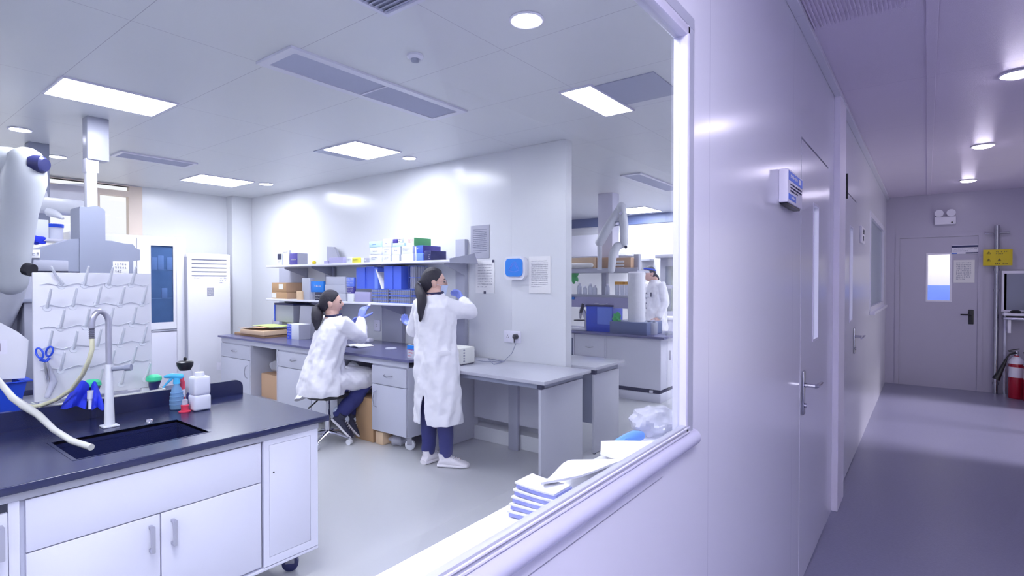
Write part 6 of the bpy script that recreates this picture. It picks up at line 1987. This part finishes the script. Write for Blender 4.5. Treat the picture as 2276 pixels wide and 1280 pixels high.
RA = [(0.352, 0.035, 0.0, 0.212, 0.165, 0), (0.45, 0.033, 0.0, 0.210, 0.163, 0), (0.56, 0.03, 0, 0.206, 0.162, 0), (0.60, 0.028, 0, 0.204, 0.160, 0), (0.72, 0.022, 0, 0.198, 0.156, 0), (0.86, 0.014, 0, 0.192, 0.152, 0),
      (0.98, 0.005, 0, 0.176, 0.140, 0), (1.08, 0.0, 0, 0.178, 0.135, 0), (1.20, 0, -0.005, 0.192, 0.130, 0), (1.28, 0, -0.01, 0.188, 0.118, 0), (1.325, 0, -0.012, 0.150, 0.096, 0), (1.355, 0, -0.01, 0.098, 0.080, 0), (1.385, 0, -0.004, 0.074, 0.070, 0.006)]
ct = coat_shell(RA, A, 0.595, 0.55)
ct.tube([A(0.06, -0.01, 1.27), sR + Vector((0, 0, 0.005)), (sR + eR) / 2 + Vector((0, 0, -0.012)), eR, (eR + wR) / 2, wR + (eR - wR) * 0.12], [0.095, 0.078, 0.072, 0.066, 0.058, 0.046], 20, round_=True)
ct.tube([A(-0.06, -0.01, 1.27), sL + Vector((0, 0, 0.005)), (sL + eL) / 2, eL, (eL + wL) / 2, wL + (eL - wL) * 0.12], [0.095, 0.075, 0.066, 0.062, 0.055, 0.046], 20, round_=True)
oc = remesh(ct.build('lab_coat', 'coat', pA_), 0.0075, 3, 0.016, 0.07)
nf = []
for k in range(13):
    t = math.tau * k / 12
    nf.append(A(0.066 * math.cos(t), -0.004 + 0.062 * math.sin(t), 1.388 + 0.006 * math.sin(t)))
MB().tube(nf, 0.0135, 8, cap=False).build('inner_collar', 'collar', pA_)
pf = A(0.192, -0.075, 0.925)
MB().obox(pf + A.r * 0.006, A.f, (0, 0, 1), A.r, 0.065, 0.02, 0.006, 0.003).build('pocket_flap', 'coat', pA_)
tr_ = MB()
tr_.tube([A(0.01, 0, 0.92), A(0.01, 0, 0.78)], [0.13, 0.12], 18, round_=True)
for sg_, an in ((1, aR), (-1, aL)):
    tr_.tube([A(0.08 * sg_, 0, 0.82), A(0.088 * sg_ + 0.01, 0.01, 0.46), an + Vector((0, 0, 0.10)), an + Vector((0, 0, 0.015))], [0.10, 0.078, 0.058, 0.055], 18, round_=True)
remesh(tr_.build('trousers', 'denim', pA_), 0.008, 2, 0.012, 0.07)
hl_ = at(931, 1034, 'z', 0); hr_ = at(962, 1040, 'z', 0)
add_shoe(pA_, (aL.x + 0.0, aL.y - 0.055, 0.0), (0.05, 1.0, 0), 'shoewhite', 'shoewhite', 0.245, 0.054)
add_shoe(pA_, (aR.x - 0.045, aR.y - 0.04, 0.0), (0.86, 0.51, 0), 'shoewhite', 'shoewhite', 0.25, 0.054)
gs = MB()
m = HA.m()
for s_ in (-1, 1):
    c_g = hcA + m @ Vector((0.032 * s_, 0.104, 0.006))
    gs.tube([c_g + m @ Vector((0.024 * math.cos(k * math.tau / 16), -0.006 * abs(math.cos(k * math.tau / 16)) ** 2, 0.02 * math.sin(k * math.tau / 16))) for k in range(17)], 0.0018, 6, cap=False)
    gs.tube([hcA + m @ Vector((0.056 * s_, 0.098, 0.010)), hcA + m @ Vector((0.080 * s_, 0.02, 0.014)), hcA + m @ Vector((0.082 * s_, -0.02, 0.002))], 0.0018, 6)
gs.build('glasses', 'steel', pA_)
mk = MB()
g = []
for i in range(6):
    row = []
    for j in range(9):
        a_ = (j / 8 - 0.5) * 2.0
        row.append(hcA + m @ Vector((0.070 * math.sin(a_) * (1 - 0.05 * i), 0.110 * math.cos(a_) - 0.004 * i + 0.008 * math.exp(-a_ * a_ * 8), -0.020 - 0.016 * i)))
    g.append(row)
mk.sheet(g, 0.003)
for s_ in (-1, 1):
    mk.tube([hcA + m @ Vector((0.058 * s_, 0.060, -0.03)), hcA + m @ Vector((0.084 * s_, -0.015, 0.0))], 0.0015, 6)
mk.build('face_mask', mat('mask cloth', 'C9D6F4', 0.8), pA_)
vh = wL + dL.normalized() * 0.1
vt = wL + dL.normalized() * 0.125 + Vector((0, 0, 0.004))
cp = MB().tube([vt - _R * 0.030, vt + _R * 0.012], [0.011, 0.011], 12)
tag(cp.build('tube_cap', 'paper'), 'small white cap held in the left hand of the standing person', 'vial')  # only a small white cap, with no vial below it

# --- the seated person and the stool
bB = at(729, 982, 'z', 0)
Bf = Frame((bB.x, bB.y, 0), (0.22, 0.975))
dB = (bB - _C).dot(_F)
st = thing('stool', 'black-seated swivel stool with a chrome column under the seated person', 'stool', tuple(Bf.o))
MB().lathe([(0.15, 0.415), (0.185, 0.425), (0.19, 0.445), (0.18, 0.462), (0.10, 0.468)], Bf.o, 32).build('seat', 'black', st)
MB().tube([Bf(0, 0, 0.07), Bf(0, 0, 0.25)], 0.026, 16).build('column', 'chrome', st)
MB().tube([Bf(0, 0, 0.24), Bf(0, 0, 0.42)], 0.018, 16).build('piston', 'chrome', st)
MB().tube([Bf(0, 0, 0.405), Bf(-0.02, -0.08, 0.40), Bf(-0.03, -0.14, 0.35), Bf(-0.03, -0.17, 0.33)], 0.007, 8).build('height_lever', 'black', st)
MB().box(Bf.o.x - 0.06, Bf.o.x + 0.06, Bf.o.y - 0.06, Bf.o.y + 0.06, 0.395, 0.418, 0.006).build('seat_bracket', 'black', st)
for k in range(5):
    t = math.tau * k / 5 + 0.5
    e = Bf(0.24 * math.cos(t), 0.24 * math.sin(t), 0.062)
    MB().tube([Bf(0.0, 0.0, 0.10), (Bf(0, 0, 0.10) + e) / 2 + Vector((0, 0, 0.004)), e], [0.024, 0.018, 0.013], 10).build('leg', 'chrome', st)
    cs = MB()
    dv_ = (e - Bf(0, 0, 0.062)).normalized()
    nn = Vector((-dv_.y, dv_.x, 0))
    cs.tube([e + nn * -0.016 + Vector((0, 0, -0.036)), e + nn * 0.016 + Vector((0, 0, -0.036))], 0.026, 16)
    cs.tube([e, e + Vector((0, 0, -0.03))], 0.008, 8)
    cs.build('caster', 'ductwhite', st)
pB_ = person('person in a white coat sitting on the stool at the long bench', Bf.o)
HB = Frame((0, 0, 0), (0.60, 0.80))
hcB = S(736, 674, dB + 0.03)
sR, eR, wR = S(766, 722, dB - 0.09), S(802, 750, dB + 0.07), S(801, 708, dB + 0.17)
sL, eL, wL = S(722, 718, dB + 0.20), S(756, 752, dB + 0.36), S(782, 727, dB + 0.34)
kR, kL = Bf(0.11, 0.40, 0.545), Bf(-0.09, 0.42, 0.545)
aR, aL = S(754, 920, dB - 0.02), S(776, 921, dB + 0.14)
b = MB()
add_head(b, hcB, HB)
b.tube([hcB + HB.m() @ Vector((0, -0.02, -0.06)), Bf(0.0, 0.055, 1.185), Bf(0, 0.05, 1.10)], [0.052, 0.052, 0.06], 16)
b.tube([Bf(0, 0.05, 1.12), Bf(0, 0.04, 1.0), Bf(0, 0.0, 0.82), Bf(0, -0.03, 0.68), Bf(0, -0.03, 0.57)], [0.08, 0.115, 0.105, 0.12, 0.11], 18, round_=True)
for s_, e_, w_ in ((sR, eR, wR), (sL, eL, wL)):
    b.tube([Bf(0, 0.05, 1.06), s_, e_, w_], [0.06, 0.048, 0.04, 0.028], 14, round_=True)
for sg_, kn_, an in ((1, kR, aR), (-1, kL, aL)):
    b.tube([Bf(0.085 * sg_, -0.02, 0.545), kn_, an], [0.08, 0.055, 0.035], 14, round_=True)
    b.tube([an, an + Vector((0.03, 0.05, -0.06))], [0.03, 0.024], 10, round_=True)
dR = (S(807, 688, dB + 0.19) - wR).normalized()
add_hand(b, wR, dR, _R * 0.3 + _F * 0.8, -1, 0.75)
dL = (S(790, 712, dB + 0.35) - wL).normalized()
add_hand(b, wL, dL, -_F * 0.4 + _R, 1, 0.9)
remesh(b.build('body', 'skin', pB_), 0.0055, 1)
add_face(pB_, hcB, HB)
for w_, d_, n_, t_, cu in ((wR, dR, _R * 0.3 + _F * 0.8, -1, 0.75), (wL, dL, -_F * 0.4 + _R, 1, 0.9)):
    g_ = MB()
    add_hand(g_, w_, d_, n_, t_, cu, 1.0, 0.0022)
    remesh(g_.build('glove', 'glove', pB_), 0.0032, 1)
m = HB.m()
tail = [hcB + m @ Vector((-0.01, -0.10, -0.02)), hcB + m @ Vector((-0.02, -0.135, -0.05)), S(706, 697, dB - 0.04), S(704, 712, dB - 0.06), S(703, 731, dB - 0.06)]
add_hair(pB_, hcB, HB, tail, [0.026, 0.042, 0.056, 0.050, 0.016], 'black')
RB = [(0.455, 0.0, -0.055, 0.225, 0.200, 0), (0.52, 0.0, -0.055, 0.228, 0.200, 0), (0.60, 0, -0.05, 0.215, 0.185, 0), (0.70, 0, -0.04, 0.190, 0.165, 0), (0.80, 0, -0.015, 0.178, 0.145, 0), (0.90, 0, 0.01, 0.182, 0.138, 0),
      (1.0, 0, 0.03, 0.190, 0.13, 0), (1.06, 0, 0.04, 0.178, 0.115, 0), (1.10, 0, 0.045, 0.145, 0.098, 0), (1.13, 0, 0.05, 0.10, 0.082, 0), (1.165, 0, 0.056, 0.076, 0.072, 0.008)]
ct = coat_shell(RB, Bf)
ct.tube([Bf(0.06, 0.05, 1.06), sR + Vector((0, 0, 0.005)), (sR + eR) / 2 + Vector((0, 0, -0.012)), eR, (eR + wR) / 2, wR + (eR - wR) * 0.15], [0.09, 0.078, 0.074, 0.068, 0.058, 0.046], 20, round_=True)
ct.tube([Bf(-0.06, 0.05, 1.06), sL + Vector((0, 0, 0.005)), (sL + eL) / 2, eL, (eL + wL) / 2, wL + (eL - wL) * 0.15], [0.09, 0.075, 0.068, 0.062, 0.055, 0.046], 20, round_=True)
rings = []
for t, zc, hw, hh in ((-0.05, 0.58, 0.20, 0.10), (0.08, 0.575, 0.22, 0.11), (0.2, 0.565, 0.218, 0.115), (0.32, 0.56, 0.21, 0.11), (0.42, 0.555, 0.20, 0.095), (0.47, 0.555, 0.185, 0.07)):
    rings.append([Bf(hw * math.copysign(abs(math.cos(k * math.tau / 24)) ** 0.8, math.cos(k * math.tau / 24)), t, zc + (hh if math.sin(k * math.tau / 24) > 0 else hh * 1.0) * math.sin(k * math.tau / 24)) for k in range(24)])
ct.loft(rings)
remesh(ct.build('lab_coat', 'coat', pB_), 0.0075, 3, 0.018, 0.07)
tl = MB().sheet([[Bf((0.215 + 0.012 * i) * math.cos(t_) , -0.055 + (0.195 + 0.010 * i) * math.sin(t_), 0.475 - 0.026 * i * (0.6 + 0.4 * math.sin(2.2 * t_ + 1))) for t_ in [math.radians(-205 + 12 * j) for j in range(12)]] for i in range(5)], 0.004)
tl.build('coat_tail', 'coat', pB_)
nf = []
for k in range(13):
    t = math.tau * k / 12
    nf.append(Bf(0.068 * math.cos(t), 0.056 + 0.064 * math.sin(t), 1.168 + 0.008 * math.sin(t)))
MB().tube(nf, 0.0135, 8, cap=False).build('inner_collar', 'collar', pB_)
tr_ = MB()
tr_.tube([Bf(-0.06, -0.03, 0.56), Bf(0.06, -0.03, 0.56)], [0.12, 0.12], 18, round_=True)
for sg_, kn_, an in ((1, kR, aR), (-1, kL, aL)):
    up_ = (an - kn_).normalized()
    tr_.tube([Bf(0.085 * sg_, -0.02, 0.55), kn_ + Vector((0, 0, 0.0)), (kn_ + an) / 2, an - up_ * 0.01], [0.095, 0.082, 0.078, 0.066], 18, round_=True)
remesh(tr_.build('trousers', 'denim', pB_), 0.008, 2, 0.014, 0.07)
for an in (aR, aL):
    MB().tube([an + Vector((-0.005, -0.01, 0.03)), an, an + Vector((0.016, 0.027, -0.035)), an + Vector((0.028, 0.046, -0.055))], [0.045, 0.044, 0.043, 0.038], 14, round_=True).build('sock', 'sock', pB_)
for h0, t0 in ((S(737, 932, dB - 0.05), S(786, 979, dB - 0.04)), (S(758, 930, dB + 0.11), S(790, 962, dB + 0.13))):
    add_shoe(pB_, h0, t0 - h0, 'shoeblack', 'shoewhite', 0.255, 0.052)
tu = thing('test_tube', 'small clear tube held up in the right glove of the seated person', 'tube', tuple(S(818, 678, dB + 0.2)))
MB().tube([S(812, 683, dB + 0.2), S(822, 677, dB + 0.21)], 0.008, 10, round_=True).build('body', 'clearplastic', tu)
MB().tube([S(819, 679, dB + 0.206), S(824, 676, dB + 0.212)], 0.012, 10).build('cap', 'paper', tu)

# --- the far person
bC = at(1456, 725, 'y', 8.15)
Cf = Frame((bC.x, bC.y, 0), (-0.55, -0.84), 1.045)
dC = (Cf.o - _C).dot(_F)
pC_ = person('person in a white coat and blue headband behind the far island bench', Cf.o)
HC = Frame((0, 0, 0), (-0.60, -0.80))
hcC = S(1443, 608.5, dC)
sR, eR, wR = Cf(-0.0, 0, 0), None, None
sR, eR, wR = Cf(0.17, 0.0, 1.36), Cf(0.21, 0.0, 1.10), Cf(0.20, 0.10, 0.88)
sL, eL, wL = Cf(-0.17, 0.0, 1.36), Cf(-0.215, -0.03, 1.10), Cf(-0.20, 0.08, 0.88)
b = MB()
add_head(b, hcC, HC)
b.tube([hcC + HC.m() @ Vector((0, -0.02, -0.06)), Cf(0, 0.01, 1.45), Cf(0, 0, 1.36)], [0.052, 0.052, 0.06], 16)
b.tube([Cf(0, 0, 1.38), Cf(0, 0, 1.25), Cf(0, 0, 1.08), Cf(0, 0, 0.95), Cf(0, 0, 0.82)], [0.08, 0.115, 0.105, 0.125, 0.11], 18, round_=True)
for s_, e_, w_, sg_ in ((sR, eR, wR, 1), (sL, eL, wL, -1)):
    b.tube([Cf(0, 0, 1.32), s_, e_, w_], [0.06, 0.048, 0.04, 0.028], 14, round_=True)
    add_hand(b, w_, (w_ - e_), Cf.r * -sg_, sg_, 0.5)
for sg_ in (-1, 1):
    b.tube([Cf(0.085 * sg_, 0, 0.86), Cf(0.09 * sg_, 0.05 * sg_ + 0.02, 0.48), Cf(0.09 * sg_, 0.10 * sg_, 0.09)], [0.082, 0.055, 0.036], 14, round_=True)
    b.tube([Cf(0.09 * sg_, 0.10 * sg_, 0.05), Cf(0.09 * sg_, 0.10 * sg_ + 0.12, 0.035)], [0.034, 0.03], 10, round_=True)
remesh(b.build('body', 'skin', pC_), 0.007, 1)
add_face(pC_, hcC, HC)
m = HC.m()
add_hair(pC_, hcC, HC, [hcC + m @ Vector((0, -0.10, -0.01)), hcC + m @ Vector((0, -0.14, -0.05)), hcC + m @ Vector((0, -0.15, -0.11)), hcC + m @ Vector((0, -0.14, -0.17))], [0.024, 0.036, 0.03, 0.01], None)
hb = MB()
hb.tube([hcC + m @ Vector((0.074 * math.cos(k * math.tau / 24), -0.008 + 0.088 * math.sin(k * math.tau / 24), 0.066 + 0.016 * math.sin(k * math.tau / 24))) for k in range(25)], 0.014, 8, cap=False)
hb.build('headband', 'blue', pC_)
RC = [(0.45, 0, 0, 0.215, 0.17, 0), (0.70, 0, 0, 0.205, 0.16, 0), (0.9, 0, 0, 0.192, 0.15, 0), (1.03, 0, 0, 0.178, 0.138, 0), (1.15, 0, 0, 0.185, 0.135, 0), (1.28, 0, 0, 0.195, 0.128, 0), (1.34, 0, 0, 0.18, 0.115, 0), (1.385, 0, 0, 0.13, 0.09, 0), (1.41, 0, 0.002, 0.09, 0.078, 0), (1.44, 0, 0.008, 0.074, 0.07, 0)]
ct = coat_shell(RC, Cf)
for s_, e_, w_, sg_ in ((sR, eR, wR, 1), (sL, eL, wL, -1)):
    ct.tube([Cf(0.06 * sg_, 0, 1.32), s_, (s_ + e_) / 2, e_, (e_ + w_) / 2, w_ + (e_ - w_) * 0.1], [0.09, 0.075, 0.068, 0.062, 0.055, 0.046], 18, round_=True)
remesh(ct.build('lab_coat', 'coat', pC_), 0.009, 3, 0.02, 0.09)
bt = MB()
for k in range(6):
    p = Cf(0.02, 0.142, 1.24 - 0.075 * k)
    bt.tube([p, p + Cf.f * 0.008], 0.010, 10)
bt.build('buttons', 'ink', pC_)
MB().obox(Cf(-0.09, 0.135, 1.22), Cf.r, (0, 0, 1), Cf.f, 0.012, 0.035, 0.004, 0.002).build('pen', 'inkdark', pC_)
tr_ = MB()
tr_.tube([Cf(0, 0, 0.95), Cf(0, 0, 0.82)], [0.12, 0.12], 16, round_=True)
for sg_ in (-1, 1):
    tr_.tube([Cf(0.085 * sg_, 0, 0.84), Cf(0.09 * sg_, 0.05 * sg_ + 0.02, 0.48), Cf(0.09 * sg_, 0.10 * sg_, 0.11)], [0.10, 0.078, 0.055], 16, round_=True)
remesh(tr_.build('trousers', 'denim', pC_), 0.009, 2)
for sg_ in (-1, 1):
    add_shoe(pC_, Cf(0.09 * sg_, 0.10 * sg_ - 0.06, 0), Cf.f, 'shoeblack', 'shoewhite')

for o in bpy.data.objects:
    if '_w' in o:
        del o['_w']
